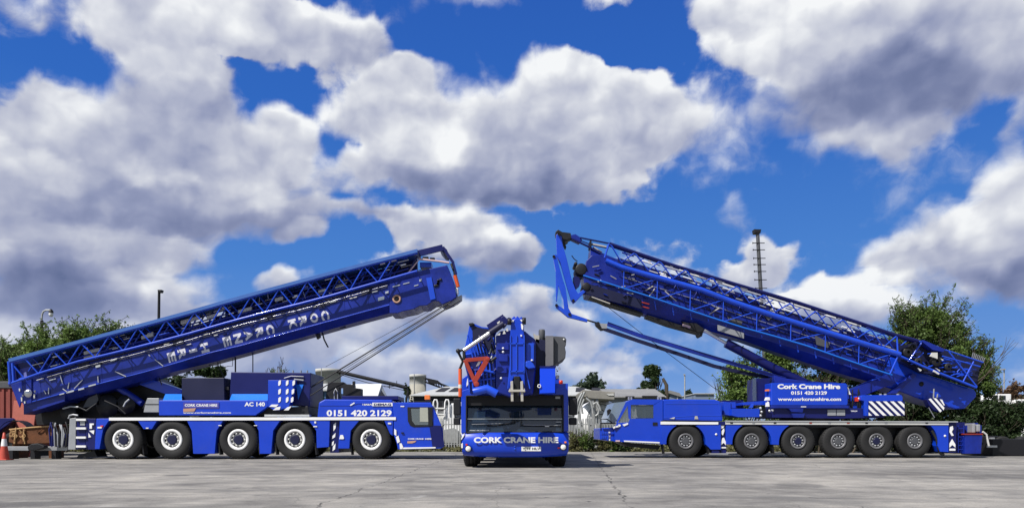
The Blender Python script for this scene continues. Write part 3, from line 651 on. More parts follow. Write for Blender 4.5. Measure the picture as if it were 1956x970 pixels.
    MB().pxb(821, 492, 830, 496, y0 + .2, y0 + .4).build('camera_box', black, c); MB().pxb(807, 490, 818, 495, y0 + .3, y0 + .5).build('camera_box', black, c)
    MB().pxb(802, 501, 824, 510, y0 + .2, y0 + .8).build('rope_guide', jibblue, c)
    MB().tube([P(862, 504, y0 + .2), P(868, 520, y0 + .1), P(869, 526, y0 + .1)], .05).build('tip_link', black, c)
    MB().tube([P(869, 526, y0 + .1), P(875, 548, y0 + .1)], .075, 10).build('anti_two_block_weight', orange, c)
    for k in range(4): MB().tube([P(871 + k * 1.2, 549 + k * 3, y0 + .1), P(875, 553 + k * 3, y0)], .03).build('shackle', silver, c)
    MB().px([(848, 580), (862, 570), (872, 567), (882, 563), (882, 572), (872, 580), (864, 580)], y0 + .15, y0 + .45).build('rope_guard', steel, c)
    # ropes from the tip to the hook cradle
    m = MB()
    for a, b, dd, r in (((861, 576), (590, 742), .4, .022), ((879, 573), (590, 757), .25, .022), ((858, 577), (596, 737), .6, .012), ((846, 580), (622, 700), .7, .008), ((861, 579), (646, 712), .9, .010), ((870, 577), (648, 716), 1.1, .010)):
        m.tube([P(a[0], a[1], d0 + dd), P(b[0], b[1], d0 + dd + .2)], r, 5)
    m.build('hoist_rope', black, c)
    # lettering along the boom, each letter standing on the next one below
    th = math.atan2(.2636, 1); ux = V((math.cos(th - math.pi / 2), 0, math.sin(th - math.pi / 2))); uz = V((math.cos(th), 0, math.sin(th)))
    for word in ((('C', 621, 602), ('O', 600, 607), ('R', 579, 613), ('K', 559, 618.5)), (('C', 516, 629), ('R', 496, 634.5), ('A', 475, 640), ('N', 454.5, 646), ('E', 434, 652)), (('H', 391, 664), ('I', 369, 669.5), ('R', 348, 675.5), ('E', 328, 681.5))):
        m = MB()
        for ch, x, y in word:
            dl = y0 - .012; w_ = .36 if ch != 'I' else .12; h_ = .30; ctr = P(x, y, dl)
            m.text(ch, ctr - ux * w_ / 2 - uz * h_ / 2, w_, h_, ux, uz, bold=.045)
        m.build('boom_lettering', offlet, bm_)
    # lattice jib stowed alongside: four chords, top walkway, zigzags on both faces
    top = [(16, 689), (130, 659), (240, 629.5), (350, 600), (460, 568.5), (570, 539), (680, 509.5), (800, 479)]
    ya, yb = d0 + .2, d0 + 1.25
    xs2 = [17, 80, 150, 220, 290, 360, 430, 500, 570, 640, 710, 797]
    m = MB()
    m.tube([P(x, lerp_px(top, x) + 3, ya) for x in xs2], .05, 6); m.tube([P(x, lerp_px(top, x) + 3, yb) for x in xs2], .05, 6)
    m.tube([P(x, lerp_px(mid, x) - 1, ya) for x in xs2], .045, 6); m.tube([P(x, lerp_px(mid, x) - 3, yb + .1) for x in xs2], .045, 6)
    jb = m.build('lattice_jib', jibblue, c)
    m = MB()
    for a, b in zip(xs2, xs2[1:]):
        A = P(a, lerp_px(top, a) - 1, ya - .06); Bq = P(b, lerp_px(top, b) - 1, ya - .06)
        m.prism([A, Bq, Bq + V((0, 1.2, 0)), A + V((0, 1.2, 0))], (0, 0, .05))
        m.bar(A + V((0, 0, -.0)), Bq + V((0, 0, -.0)), .03, .12)
    m.build('walkway', walkblue, jb)
    m = MB(); n = 14
    for fy, ph, rr in ((ya, 0, .026), (ya + .5, .25, .03), (yb, .5, .034)):
        for i in range(n + 1):
            x0_ = 20 + (i + ph - .5) * 54; x1_ = x0_ + 27; x2_ = x0_ + 54
            if x2_ > 800 or x0_ < 16: continue
            m.tube([P(x0_, lerp_px(top, x0_) + 3, fy), P(x1_, lerp_px(mid, x1_), fy)], rr, 5)
            m.tube([P(x1_, lerp_px(mid, x1_), fy), P(x2_, lerp_px(top, x2_) + 3, fy)], rr, 5)
    for x in range(40, 800, 47): m.tube([P(x, lerp_px(top, x) + 3, ya), P(x + 14, lerp_px(top, x + 14) + 2, yb)], .02, 5); m.tube([P(x, lerp_px(mid, x), ya), P(x + 14, lerp_px(mid, x + 14) - 2, yb)], .02, 5)
    m.tube([P(17, 690, ya), P(20, 733, ya)], .06, 6); m.tube([P(24, 690, yb), P(27, 731, yb)], .06, 6)
    m.build('lattice_bracing', jibblue, jb)
    # second jib section lying in the first (its tubes and tarpaulin show through the lattice)
    m = MB(); 
    for a, b in zip(xs2[:-1], xs2[1:]):
        h0, h1 = (.86, .86) if a < 240 else (.60, .60)
        if 330 <= a < 420: h0 = h1 = .34
        def yy(x, h): return lerp_px(mid, x) - h * (lerp_px(mid, x) - lerp_px(top, x))
        m.px([(a, yy(a, h0)), (b, yy(b, h0)), (b, lerp_px(mid, b) + 4), (a, lerp_px(mid, a) + 4)], d0 + 1.36, d0 + 1.6)
    m.build('inner_jib_section', navy, c)
    m = MB()
    for k in range(4):
        m.tube([P(x, lerp_px(mid, x) - (lerp_px(mid, x) - lerp_px(top, x)) * (.25 + .19 * k) + random.uniform(-1, 1), d0 + .5 + .2 * k) for x in range(120 + 30 * k, 790 - 20 * k, 60)], .03, 5)
    m.build('inner_jib_tube', boomblue, c)
    for k in range(130):
        x = random.uniform(60, 770); f = random.uniform(.08, .85); y = lerp_px(mid, x) - f * (lerp_px(mid, x) - lerp_px(top, x)); l = random.uniform(5, 22)
        dd = random.uniform(.35, 1.2)
        if k % 3: MB().tube([P(x, y, d0 + dd), P(x + l, y - l * .265, d0 + dd)], random.uniform(.015, .035), 5).build('jib_fitting', random.choice([silver, offwhite, white, jibblue, black]), c)
        else: MB().tube([P(x, y, d0 + dd), P(x + random.uniform(-7, 7), y + random.uniform(-14, 14), d0 + dd + .1)], .02, 5).build('jib_fitting', random.choice([jibblue, silver]), c)
    for (xa, xb, h) in ((160, 190, .45), (160, 190, .22), (345, 380, .72), (455, 480, .45), (270, 292, .5), (395, 412, .6), (608, 622, .4), (640, 660, .35), (525, 540, .55)):
        def yy(x, h): return lerp_px(mid, x) - h * (lerp_px(mid, x) - lerp_px(top, x))
        MB().px([(xa, yy(xa, h)), (xb, yy(xb, h)), (xb, yy(xb, h) + 6), (xa, yy(xa, h) + 6)], d0 + .6, d0 + .7).build('jib_plate', offwhite, c)
    # lower lattice end beyond the boom foot, with its round fitting
    m = MB().px([(20, 734), (60, 722), (60, 769), (46, 772), (40, 767), (37, 778)], d0 + .5, d0 + .56); m.px([(50, 776), (64, 785), (124, 766), (124, 752), (60, 769)], d0 + .62, d0 + 1.6); m.build('jib_end_plate', boomblue, c, bevel=.01)
    MB().lathe(P(54, 751, d0 + .5), (0, -1, 0), [(.15, 0), (.13, .05), (.001, .06)], 18).build('end_boss', silver, c)
    for q in ((37, 744, 5), (41, 762, 8), (47, 768, 4), (65, 756, 8), (66, 747, 4), (43, 755, 3)):
        MB().px([(q[0] - 1.3, q[1] - q[2] / 2), (q[0] + 1.3, q[1] - q[2] / 2), (q[0] + 1, q[1] + q[2] / 2), (q[0] - .8, q[1] + q[2] / 2)], d0 + .46, d0 + .5).build('end_mark', offwhite, c)
    for a, b in (((115, 716), (120, 733)), ((93, 740), (93, 752)), ((130, 742), (132, 730)), ((142, 742), (158, 725)), ((187, 718), (188, 730)), ((120, 742), (128, 748)), ((220, 709), (241, 719)), ((296, 686), (312, 699)), ((70, 726), (84, 722)), ((284, 677), (287, 680)), ((84, 745), (88, 752))):
        MB().tube([P(*a, d0 + .5), P(*b, d0 + .5)], .02, 5).build('boom_stay', silver, c)
    for (x, y, w, h) in ((187, 697, 9, 4), (134, 746, 14, 3), (155, 741, 11, 3), (176, 734, 14, 2.5), (118, 751, 9, 2)):
        MB().px([(x - w / 2, y + w * .13), (x + w / 2, y - w * .13), (x + w / 2, y - w * .13 + h), (x - w / 2, y + w * .13 + h)], y0 - .04, y0 - .015).build('seam_plate', silver, c)
    # things hanging under the boom
    MB().px([(600, 629), (607, 626), (611, 643), (605, 647)], d0 + 1.0, d0 + 1.2).build('rope_roller', black, c)
    MB().tube([P(615, 632, d0 + 1.1), P(619, 648, d0 + 1.1), P(625, 660, d0 + 1.1), P(627, 663, d0 + 1.1)], .03, 5).build('hose', black, c)
    MB().tube([P(649, 625, d0 + 1.1), P(660, 623, d0 + 1.1)], .05).build('roller', greasy, c)
    for q, r in ((((449.7, 679), (449.7, 711)), .03), (((483, 671), (483, 711)), .02), (((416, 688), (417, 700), (424, 712), (428, 722), (428, 735)), .022), (((420, 688), (421, 698), (425, 702), (436, 699), (444, 699), (445, 682)), .012), (((398, 697), (416, 697)), .012), (((301, 712), (309, 735)), .018)):
        MB().tube([P(x, y, d0 + 1.2) for x, y in q], r, 5).build('hanging_hose', black, c)
    return c
glasslite = glass('light_cab_glass', (0.16, 0.20, 0.22), 0.55)
paint_beige = paint('beige_reflection', (0.36, 0.37, 0.31), 0.6)
paint_tan = paint('tan_sticker', (0.46, 0.27, 0.19), 0.6)
paint_plate = paint('mauve_plate', (0.06, 0.06, 0.33), 0.5)
blacknavy = paint('blackish_navy_paint', (0.010, 0.012, 0.045), 0.5)
salmonw = paint('faded_pink_stay', (0.55, 0.40, 0.42), 0.5)
offlet = paint('faded_lettering', (0.60, 0.60, 0.68), 0.6, var=0.3, scale=6)
walkblue = paint('walkway_blue_paint', (0.05, 0.13, 0.40), 0.45)
crane_left()

# ------------------------------------------------------------------ crane on the right
def arch_panel(x0, x1, cx, cy, r, top, bottom, left):
    """polygon of a side panel cut by a round wheel arch on its left (left=True) or right side"""
    pts = []
    for k in range(11):
        g = k / 10 * math.pi / 2
        x = cx + (r * math.cos(g) if left else -r * math.cos(g)); y = cy - r * math.sin(g)
        if top <= y <= bottom and x0 <= x <= x1: pts.append((x, y))
    return pts
def crane_right():
    d0 = 28.5; d1 = 31.2
    c = thing('mobile_crane', 'blue six axle crane on the right with a web address on its housing', 'crane', (P(1515, HY, d0).x, (d0 + d1) / 2, 0), 'blue mobile cranes')
    m = MB(); m.pxb(1265, 812, 1850, 845, d0 + .75, d1 - .75)
    WX = (1310, 1436, 1525, 1602, 1675, 1748)
    for x in WX: m.tube([P(x, 842, d0 + .2), P(x, 842, d1 - .2)], .15, 10)
    m.build('chassis', black, c)
    MB().pxb(1262, 804.5, 1826, 811, d0 + .03, d1).build('deck', navy, c)
    MB().px([(1262, 804.5), (1372, 805.5), (1372, 810), (1262, 810)], d0 - .01, d0 + .025).build('stripe', white, c)
    s = MB().px([(1386, 804.5), (1812, 806), (1812, 811), (1386, 810)], d0 - .01, d0 + .025).build('stripe', offwhite, c)
    MB().px([(1386, 802.6), (1830, 804), (1830, 806), (1386, 804.4)], d0 - .04, d0 + .1).build('deck_edge', silver, c)
    for x in (1395, 1437, 1478, 1546, 1582, 1618, 1653, 1690, 1768): MB().pxb(x, 806, x + 5, 808.5, d0 - .02, d0 - .008).build('lashing_eye', random.choice([steel, redp, black]), c)
    W1 = 1310; wy = 845
    def arc(cx, r, a0, a1, n=9, ry=None):
        ry = ry or r
        return [(cx + r * math.cos(R(a0 + (a1 - a0) * k / n)), wy - ry * math.sin(R(a0 + (a1 - a0) * k / n))) for k in range(n + 1)]
    pans = [[(1262.5, 811), (1284, 811)] + arc(W1, 37, 118, 175, 8, 37) + [(1273, 848), (1262.5, 848)],
            [(1334, 811)] + arc(W1, 38, 60, -5, 8, 37) + [(1352, 852), (1358, 858), (1377, 858), (1377, 811)],
            [(1387, 811), (1416, 811)] + arc(1436, 37, 118, 176) + [(1399, 848), (1387, 848)],
            [(1456, 811)] + arc(1436, 38, 60, -5) + [(1488, 849)] + arc(1525, 37, 176, 118) + [(1504, 811)],
            [(1764, 811)] + arc(1748, 44, 58, -8) + [(1796, 862), (1812, 863), (1812, 811)]]
    for q in pans: MB().px(q, d0 + .012, d0 + .42).build('side_panel', blue, c, bevel=.01)
    m = MB()
    m.pxb(1270, 811.5, 1352, 850, d0 + .46, d0 + .5); m.pxb(1396, 811.5, 1800, 850, d0 + .46, d0 + .5); m.pxb(1508, 811.5, 1760, 816, d0 + .12, d0 + .45)
    m.build('wheel_housing', greasy, c)
    MB().tube([P(1780, 822, d0 + .1), P(1789, 838, d0 + .1), P(1792, 855, d0 + .1), P(1797, 866, d0 + .1), P(1803, 868, d0 + .1)], .05, 8).build('mudguard', rubber, c)
    for x in (1476, 1352, 1266): MB().px([(x - 1, 848), (x + 1, 848), (x + 4, 866), (x + 2, 866)], d0 + .1, d0 + .45).build('mud_flap', black, c)
    for i, x in enumerate(WX):
        make_wheel(c, x, d0 + .04, .655, 'grey' if i not in (2, 4) else 'bluehub', ang=random.uniform(0, 1)); make_wheel(c, x * .92 + 122, d1, .655, 'grey', 1)
    # outrigger posts with their warning marks
    MB().pxb(1377, 806, 1387, 866, d0 + .1, d1 - .1).build('outrigger_box', navy, c)
    for q in ([(1376.5, 812), (1384, 812), (1382, 816), (1377, 819)], [(1378, 823), (1383, 817), (1384, 822), (1381, 831), (1378, 828)], [(1377, 845), (1380, 836), (1383, 835), (1387, 845), (1387, 850), (1382, 845), (1377, 850)], [(1377, 853), (1387, 853), (1387, 855.5), (1377, 855.5)]):
        MB().px(q, d0 + .06, d0 + .08).build('hazard_mark', white, c)
    MB().px([(1357, 865), (1391, 865), (1391, 867.5), (1357, 867.5)], d0 - .1, d0 + .25).build('step', steel, c); MB().px([(1360, 856), (1374, 860), (1374, 865), (1360, 865)], d0 + .05, d0 + .3).build('step_box', navy, c)
    MB().pxb(1812.5, 807, 1827, 864, d0 + .05, d1 - .1).build('outrigger_box', navy, c, bevel=.01)
    for q in ([(1815, 815), (1820, 813), (1821, 819), (1818, 824), (1822, 831), (1818, 832), (1814, 825)], [(1814, 847), (1819, 838), (1825, 848), (1825, 854), (1819, 849), (1814, 854)], [(1814, 856), (1825, 856), (1825, 860), (1814, 860)]):
        MB().px(q, d0 + .02, d0 + .04).build('hazard_mark', white, c)
    for x, y in ((1368, 829), (1805, 832)): MB().lathe(P(x, y, d0 + .01), (0, -1, 0), [(.045, 0), (.04, .02), (.001, .025)], 14).build('marker_lamp', lens, c)
    # rear box and ladder
    MB().px([(1827, 806), (1843, 806), (1843, 866), (1827, 864)], d0 + .3, d1 - .2).build('tail_box', navy, c)
    m = MB()
    for x in (1830, 1841): m.tube([P(x, 812, d0 + .2), P(x, 864, d0 + .2)], .025, 5)
    for y in range(818, 862, 8): m.tube([P(1830, y, d0 + .2), P(1841, y, d0 + .2)], .02, 5)
    m.build('ladder', boomblue, c)
    MB().px([(1843, 829), (1877, 829), (1874, 866), (1843, 866)], d0 + .05, d0 + 1.6).build('stowage_box', blue if False else boomblue, c, bevel=.015)
    MB().pxb(1842, 827.5, 1878, 829.5, d0 + .02, d0 + 1.62).build('box_lid', redp, c)
    m = MB()
    for k in range(9):
        x = 1829 + k * 5.2; m.pxb(x, 807 + random.uniform(0, 6), x + random.uniform(2, 4.5), 827, d0 + .4 + random.uniform(0, .5), d0 + 1.2)
    m.build('pipework', boomblue, c)
    for q in ((1858, 808, 1864, 826), (1866, 810, 1873, 824)): MB().pxb(*q, d0 + .2, d0 + .8).build('canister', steel, c, bevel=.03)
    MB().tube([P(1877, 824, d0 + .4), P(1884, 829, d0 + .4), P(1887, 843, d0 + .4), P(1889, 851, d0 + .4)], .04).build('grab_rail', offwhite, c)
    # cab
    cs = [(1146, 817), (1170, 816), (1179, 806), (1197, 766), (1208, 762), (1266, 762.5), (1266, 802), (1262.5, 803), (1262.5, 847.5), (1174, 842.5), (1146, 839)]
    cab = MB().px([(1174, 816), (1179, 807), (1201, 806), (1203, 799), (1248.4, 798.4), (1248.4, 772.3), (1266, 762.5), (1266, 802), (1262.5, 803), (1262.5, 847.5), (1174, 842.5)], d0 + .03, d0 + .1).build('cab', blue, c)
    MB().px([(1197, 766), (1208, 762), (1266, 762.5), (1248.4, 772.3), (1205, 772.6), (1200, 777), (1201, 806), (1179, 807)][0:0] or [(1196, 767), (1208, 762), (1266, 762.5), (1250, 772.3), (1205, 772.6), (1205, 799), (1201, 799), (1199, 774), (1180, 807), (1177, 807)], d0 + .03, d0 + .12).build('roof_pillar', blue, cab)
    MB().px([(1196, 767), (1208, 762), (1266, 762.5), (1266, 766), (1208, 766), (1197, 769)], d0 + .12, d1 - .1).build('roof', blue, cab)
    MB().px([(1146, 817), (1174, 816), (1174, 842.5), (1146, 839)], d0 + .25, d1 - .25).build('front_bumper', blue, cab, bevel=.02)
    MB().px([(1174, 816), (1260, 808), (1260, 846), (1174, 842)], d0 + .12, d1 - .1).build('cab_floor', blue, cab)
    MB().px([(1262, 764), (1266, 764), (1266, 808), (1262, 808)], d0 + .12, d1 - .1).build('rear_wall', navy, cab)
    MB().px([(1232, 800), (1234, 778), (1246, 778), (1248, 812), (1228, 812), (1226, 806)], d0 + .5, d0 + 1.1).build('seat', black, cab)
    MB().px([(1215, 774), (1262, 774), (1262, 808), (1215, 808)], d0 + 1.4, d0 + 1.5).build('cab_divider', black, cab)
    MB().px([(1157.5, 807), (1173.5, 768.5), (1196, 766.5), (1174, 809)], d0 + .13, d0 + .15).build('side_screen', glassw, cab)
    A = [P(1158, 808, d0 + .16), P(1174, 768.5, d0 + .16)]; w = V((0, 2.3, 0))
    MB().prism([A[0], A[1], A[1] + w, A[0] + w], (.02, 0, 0)).build('windscreen', glassw, cab)
    MB().px([(1180, 806), (1199, 775), (1200.5, 806)], d0 + .06, d0 + .075).build('quarter_light', glassc, cab)
    MB().px([(1205, 773), (1248, 772.5), (1248, 798), (1205, 798.5)], d0 + .06, d0 + .075).build('door_window', glassc, cab)
    MB().px([(1212, 773.5), (1215, 773.5), (1216, 791), (1218, 797), (1207, 797), (1213, 791)], d0 + .12, d0 + .16).build('steering_column', offwhite, cab)
    for q in ([(1171, 815), (1175, 813), (1176, 816), (1172, 818.5)], [(1176, 813), (1181, 812), (1182, 815), (1177, 816)], [(1182, 809.5), (1186, 811), (1184, 815), (1181, 812)], [(1189, 810), (1199.5, 807), (1200, 810), (1192, 813.5)]):
        MB().px(q, d0 + .0, d0 + .028).build('hazard_mark', white, cab)
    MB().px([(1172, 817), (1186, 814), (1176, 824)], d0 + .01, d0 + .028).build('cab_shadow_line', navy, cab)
    MB().px([(1192, 840.5), (1260, 843.5), (1260, 846), (1192, 843)], d0 + .0, d0 + .026).build('sill_stripe', white, c)
    MB().pxb(1176, 840, 1184, 843, d0 + .0, d0 + .03).build('marker_lamp', salmonw, c)
    MB().pxb(1247, 806, 1256, 812, d0 + .01, d0 + .028).build('door_handle', black, cab)
    for k in range(3): MB().pxb(1162.5, 824 + k * 6.5, 1165.5, 828 + k * 6.5, d0 + .22, d0 + .248).build('front_mark', white, cab)
    m = MB()
    for k in range(7): m.pxb(1149 + (k % 4) * 3.2, 824 + (k // 4) * 8, 1151 + (k % 4) * 3.2, 829 + (k // 4) * 8, d0 + .225, d0 + .248)
    m.build('grille', jibblue, cab)
    m = MB(); m.tube([P(1168, 806, d0 + .1), P(1160, 800, d0 - .1), P(1148, 800, d0 - .1), P(1148, 822, d0 - .05)], .025); m.tube([P(1146, 808, d0 + .1), P(1176, 808, d0 + .1)], .03); m.build('mirror_frame', black, cab)
    MB().px([(1160, 783), (1164, 780), (1168, 782), (1166, 788), (1161, 794)], d0 - .1, d0 + .05).build('mirror', black, cab, bevel=.015)
    MB().px([(1183, 844), (1230, 847), (1262, 850), (1258, 858), (1205, 853)], d0 + .4, d1 - .4).build('under_tray', black, c)
    # bonnet with its recessed panel
    b = MB().px([(1266.3, 762.5), (1300, 762), (1367, 763), (1375, 766), (1379, 773), (1380.5, 803.8), (1266.3, 802)], d0 + .05, d1 - .3).build('engine_bonnet', blue, c, bevel=.04)
    m = MB()
    for q in (((1271, 770.5), (1373, 770.5)), ((1373, 770.5), (1377, 793)), ((1377, 793), (1330, 793)), ((1330, 793), (1268, 797))): m.bar(P(*q[0], d0 + .05), P(*q[1], d0 + .05), .02, .025)
    m.build('crease', jibblue, b)
    MB().px([(1327, 800), (1328, 794), (1332, 794), (1334, 800)], d0 - .0, d0 + .045).build('bracket', stand, b); MB().px([(1279, 799), (1289, 796), (1288, 799.5)], d0 + .0, d0 + .045).build('handle', offwhite, b)
    for x in (1204, 1260): 
        m = MB(); m.pxb(x - 4, 757.5, x - 1.5, 763, d0 + .6, d0 + .7); m.pxb(x + 1, 757.5, x + 3.5, 763, d0 + .6, d0 + .7); m.build('roof_bracket', steel, c)
    # blocks between bonnet and turntable
    MB().px([(1382.5, 766.5), (1396, 768), (1396, 793.5), (1382.5, 791)], d0 + .25, d0 + 1.8).build('hydraulic_block', blue, c, bevel=.01)
    MB().pxb(1396, 767.5, 1405.5, 779, d0 + .3, d0 + .9).build('hydraulic_block', blue, c, bevel=.01)
    MB().px([(1398, 780), (1451, 780), (1451, 796), (1410, 796), (1398, 793)], d0 + .08, d0 + 1.2).build('stowage_box', blue, c, bevel=.01)
    MB().px([(1419, 768), (1464, 765), (1464, 773), (1419, 773)], d0 + .5, d0 + 1.6).build('catwalk', blue, c, bevel=.01)
    MB().px([(1430, 778.5), (1437, 770), (1440, 771.5), (1438, 778)], d0 + .3, d0 + .34).build('bracket', jibblue, c)
    MB().pxb(1380, 764, 1420, 781, d0 + 1.4, d0 + 2.0).build('rear_box', navy, c)
    MB().pxb(1445, 722, 1471, 766, d0 + .7, d0 + 1.9).build('operator_cab', navy, c, bevel=.02)
    MB().px([(1438, 722), (1444, 722), (1445, 765), (1438, 765)], d0 + .6, d0 + .64).build('cab_window', glassc, c)
    MB().px([(1463, 764), (1465, 758), (1470, 758), (1471, 764)], d0 + .1, d0 + .3).build('work_lamp', white, c); MB().px([(1465, 776), (1466, 766), (1469, 767), (1470, 776)], d0 + .1, d0 + .3).build('work_lamp', white, c)
    MB().pxb(1464.5, 743, 1469.5, 746.5, d0 + .2, d0 + .4).build('beacon', lampor, c)
    for x, y in ((1453, 779), (1455, 786), (1453, 793), (1470, 784), (1476, 783)): MB().lathe(P(x, y, d0 + .05), (0, -1, 0), [(.05, 0), (.001, .03)], 8).build('hose_coupling', silver, c)
    # superstructure
    MB().lathe(P(1545, 803.5, d0 + 1.35), (0, 0, 1), [(.001, 0), (1.15, 0), (1.15, .2), (.001, .2)], 36).build('turntable', greasy, c)
    eh = MB().px([(1473, 731), (1616, 731.5), (1619, 735), (1620, 771), (1617, 774), (1473.5, 774)], d0 - .02, d0 + .8).build('engine_housing', blue, c, bevel=.03)
    MB().pxb(1474, 774, 1621, 779, d0 - .01, d0 + .8).build('housing_skirt', boomblue, eh, bevel=.005)
    MB().txpx('Cork Crane Hire', 1485, 733, 1605, 742.5, d0 - .027, bold=.045).build('lettering', white, eh)
    MB().txpx('0151 420 2129', 1511, 746.6, 1579.5, 753.4, d0 - .027, bold=.03).build('lettering', white, eh)
    MB().txpx('www.corkcranehire.com', 1486, 758.6, 1606.5, 765, d0 - .027, bold=.03).build('lettering', white, eh)
    MB().px([(1470, 779), (1690, 779), (1690, 797), (1600, 799), (1475, 797)], d0 + .12, d0 + 2.2).build('superstructure_frame', navy, c, bevel=.015)
    m = MB(); m.px([(1506, 779), (1535, 779), (1533, 787), (1512, 786)], d0 + .0, d0 + .3); m.px([(1512, 789), (1538, 789), (1535, 797), (1515, 797)], d0 + .0, d0 + .3); m.build('step_well', boomblue, c)
    for x in (1581, 1598.5): MB().pxb(x, 782, x + 15.7, 793, d0 + .09, d0 + .13).build('vent', steel, c)
    MB().txpx('TEREX', 1625, 783.5, 1638, 785.6, d0 + .118, bold=.02).build('small_lettering', white, c)
    MB().pxb(1530, 775.6, 1540, 777, d0 - .02, d0 - .01).build('small_plate', white, c)
    # counterweight with its striped plate
    MB().px([(1644.6, 757), (1647, 754.3), (1722, 753.8), (1724.5, 757), (1725, 793), (1652, 794), (1651, 766), (1645, 764)], d0 + .0, d1 - .4).build('counterweight', blue, c, bevel=.02)
    hazard(c, 1659, 765.6, 1728, 793.5, d0 - .03, 7, 1)
    m = MB()
    for k in range(8):
        x = 1622 + random.uniform(0, 20); m.tube([P(x, 752 + random.uniform(-12, 4), d0 + .3), P(x + random.uniform(-3, 4), 770, d0 + .25), P(x + random.uniform(-2, 6), 782, d0 + .3)], .025, 5)
    m.build('hose_bundle', black, c)
    MB().px([(1620, 739), (1624, 750), (1626, 753), (1621, 753)], d0 + .1, d0 + .13).build('warning_plate', white, c)
    MB().pxb(1636, 758, 1640, 766, d0 + .2, d0 + .4).build('marker_lamp', lampred, c); MB().lathe(P(1641.5, 760.5, d0 + .2), (0, -1, 0), [(.05, 0), (.05, .04), (.001, .05)], 10).build('marker_lamp', lens, c)
    for x in (1682, 1691, 1715): MB().tube([P(x, 754, d0 + .4), P(x, 751.5, d0 + .4)], .06, 8).build('lifting_eye', steel, c)
    # ---------------- boom and lattice
    top = [(1163.7, 463), (1271.5, 500), (1455, 555.7), (1478, 560.5), (1640, 613.6), (1713, 638), (1754, 649)]
    c2 = [(1155.5, 495), (1186, 508), (1220, 518), (1343.7, 552.5), (1400, 574.5), (1503, 609), (1640, 651), (1719, 675)]
    l3 = [(1114, 526), (1240, 566), (1343.7, 601), (1400, 620), (1523.7, 654), (1640, 695), (1704.5, 716)]
    bt = [(1120, 562), (1227.6, 599), (1300, 620), (1400, 643), (1503, 680), (1606, 714), (1640, 723), (1719, 746), (1770, 765), (1842, 781)]
    y0, y1 = d0 + 1.15, d0 + 2.35
    xs = [1128, 1180, 1240, 1300, 1360, 1420, 1480, 1540, 1600, 1660, 1720, 1764]
    ub = [(1114, 512), (1164, 497), (1220, 510), (1719, 668), (1764, 713)]
    vs = []; fs = []; k = 8; hw = (y0 + y1) / 2
    for x in xs:
        yt = min(lerp_px(c2, x) - 10, 720) if x < 1719 else (672 if x < 1740 else 712)
        yf = lerp_px(l3, x) + 12; yb = lerp_px(bt, x)
        row = [P(x, yt, y0 + .2), P(x, yt + 12, y0), P(x, yf, y0 - .01), P(x, yb, y0 + .3)]
        vs += row + [V((q.x, 2 * hw - q.y, q.z)) for q in row[::-1]]
    for i in range(len(xs) - 1):
        for j in range(k): fs.append([i * k + j, i * k + (j + 1) % k, (i + 1) * k + (j + 1) % k, (i + 1) * k + j])
    fs += [list(range(k)), [(len(xs) - 1) * k + j for j in range(k)]]
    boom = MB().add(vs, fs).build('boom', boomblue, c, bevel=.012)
    MB().px([(1700, 680), (1723, 688), (1764, 712), (1861, 743), (1866, 750), (1865, 758), (1844, 780), (1826, 781), (1770, 766), (1719, 747), (1680, 735)], y0 - .06, y1 + .06).build('boom_base', blue, boom, bevel=.06)
    MB().lathe(P(1759.5, 733, y0 - .05), (0, -1, 0), [(.10, 0), (.10, .03), (.001, .03)], 8).build('pivot_pin', black, boom)
    # rope guides and plates along the boom side
    for xa, ya, xb, yb in ((1371, 625, 1421, 641),):
        MB().px([(xa, ya - 5), (xb, yb - 5), (xb, yb + 5), (xa, ya + 6)], y0 - .08, y0 - .03).build('boom_plate', steel, c)
    MB().tube([P(1345, 631, d0 + 1.2), P(1390, 657, d0 + 1.2)], .07, 12).build('cylinder_rod', silver, c)
    MB().tube([P(1387, 655, d0 + 1.2), P(1475, 702, d0 + 1.2), P(1550, 738, d0 + 1.2)], .185, 20).build('luffing_cylinder', navy, c)
    MB().px([(1302, 613), (1312, 616), (1330, 617), (1345, 628), (1341, 642), (1338, 640), (1336, 634), (1312, 626)], y0 + .1, y0 + .8).build('cylinder_bracket', greasy, c)
    MB().tube([P(1304, 621, y0 + .05), P(1312, 622, y0 - .05), P(1318, 625, y0)], .05).build('hose', salmonw, c)
    m = MB(); m.px([(1120, 563), (1228, 597), (1228, 601), (1160, 580)], y0 + .2, y0 + .9); m.px([(1236, 601), (1340, 633), (1338, 636), (1280, 620), (1236, 604)], y0 + .2, y0 + .9); m.build('slide_rail', greasy, c)
    for a, b in (((1187, 575), (1240, 589)), ((1205, 572), (1240, 581)), ((1130, 567), (1165, 580))): MB().tube([P(*a, y0 - .02), P(*b, y0 - .02)], .03, 5).build('scuffed_tube', stand if b[0] < 1200 else redp, c)
    for f0, rr, mt in ((.25, .018, black), (.5, .014, steel), (.72, .022, blacknavy)):
        MB().tube([P(x, lerp_px(c2, x) + (lerp_px(l3, x) - lerp_px(c2, x)) * f0 + random.uniform(-.8, .8), y0 - .04) for x in range(1190, 1700, 25)], rr, 5).build('boom_hose', mt, boom)
    for k in range(34):
        x = random.uniform(1190, 1690); f0 = random.uniform(.2, .95); y = lerp_px(c2, x) + (lerp_px(l3, x) - lerp_px(c2, x)) * f0; w = random.uniform(3, 14)
        MB().px([(x, y), (x + w, y + w * .31), (x + w, y + w * .31 + 1.6), (x, y + 1.6)], y0 - .06, y0 - .02).build('boom_clip', random.choice([steel, blacknavy, navy, jibblue, black]), boom)
    for x in range(1250, 1720, 34):
        MB().bar(P(x, lerp_px(l3, x) + 5, y0 - .02), P(x + 3, lerp_px(bt, x) - 14, y0 + .03), .05, .03, up=(0, 1, 0)).build('stiffener', jibblue, boom)
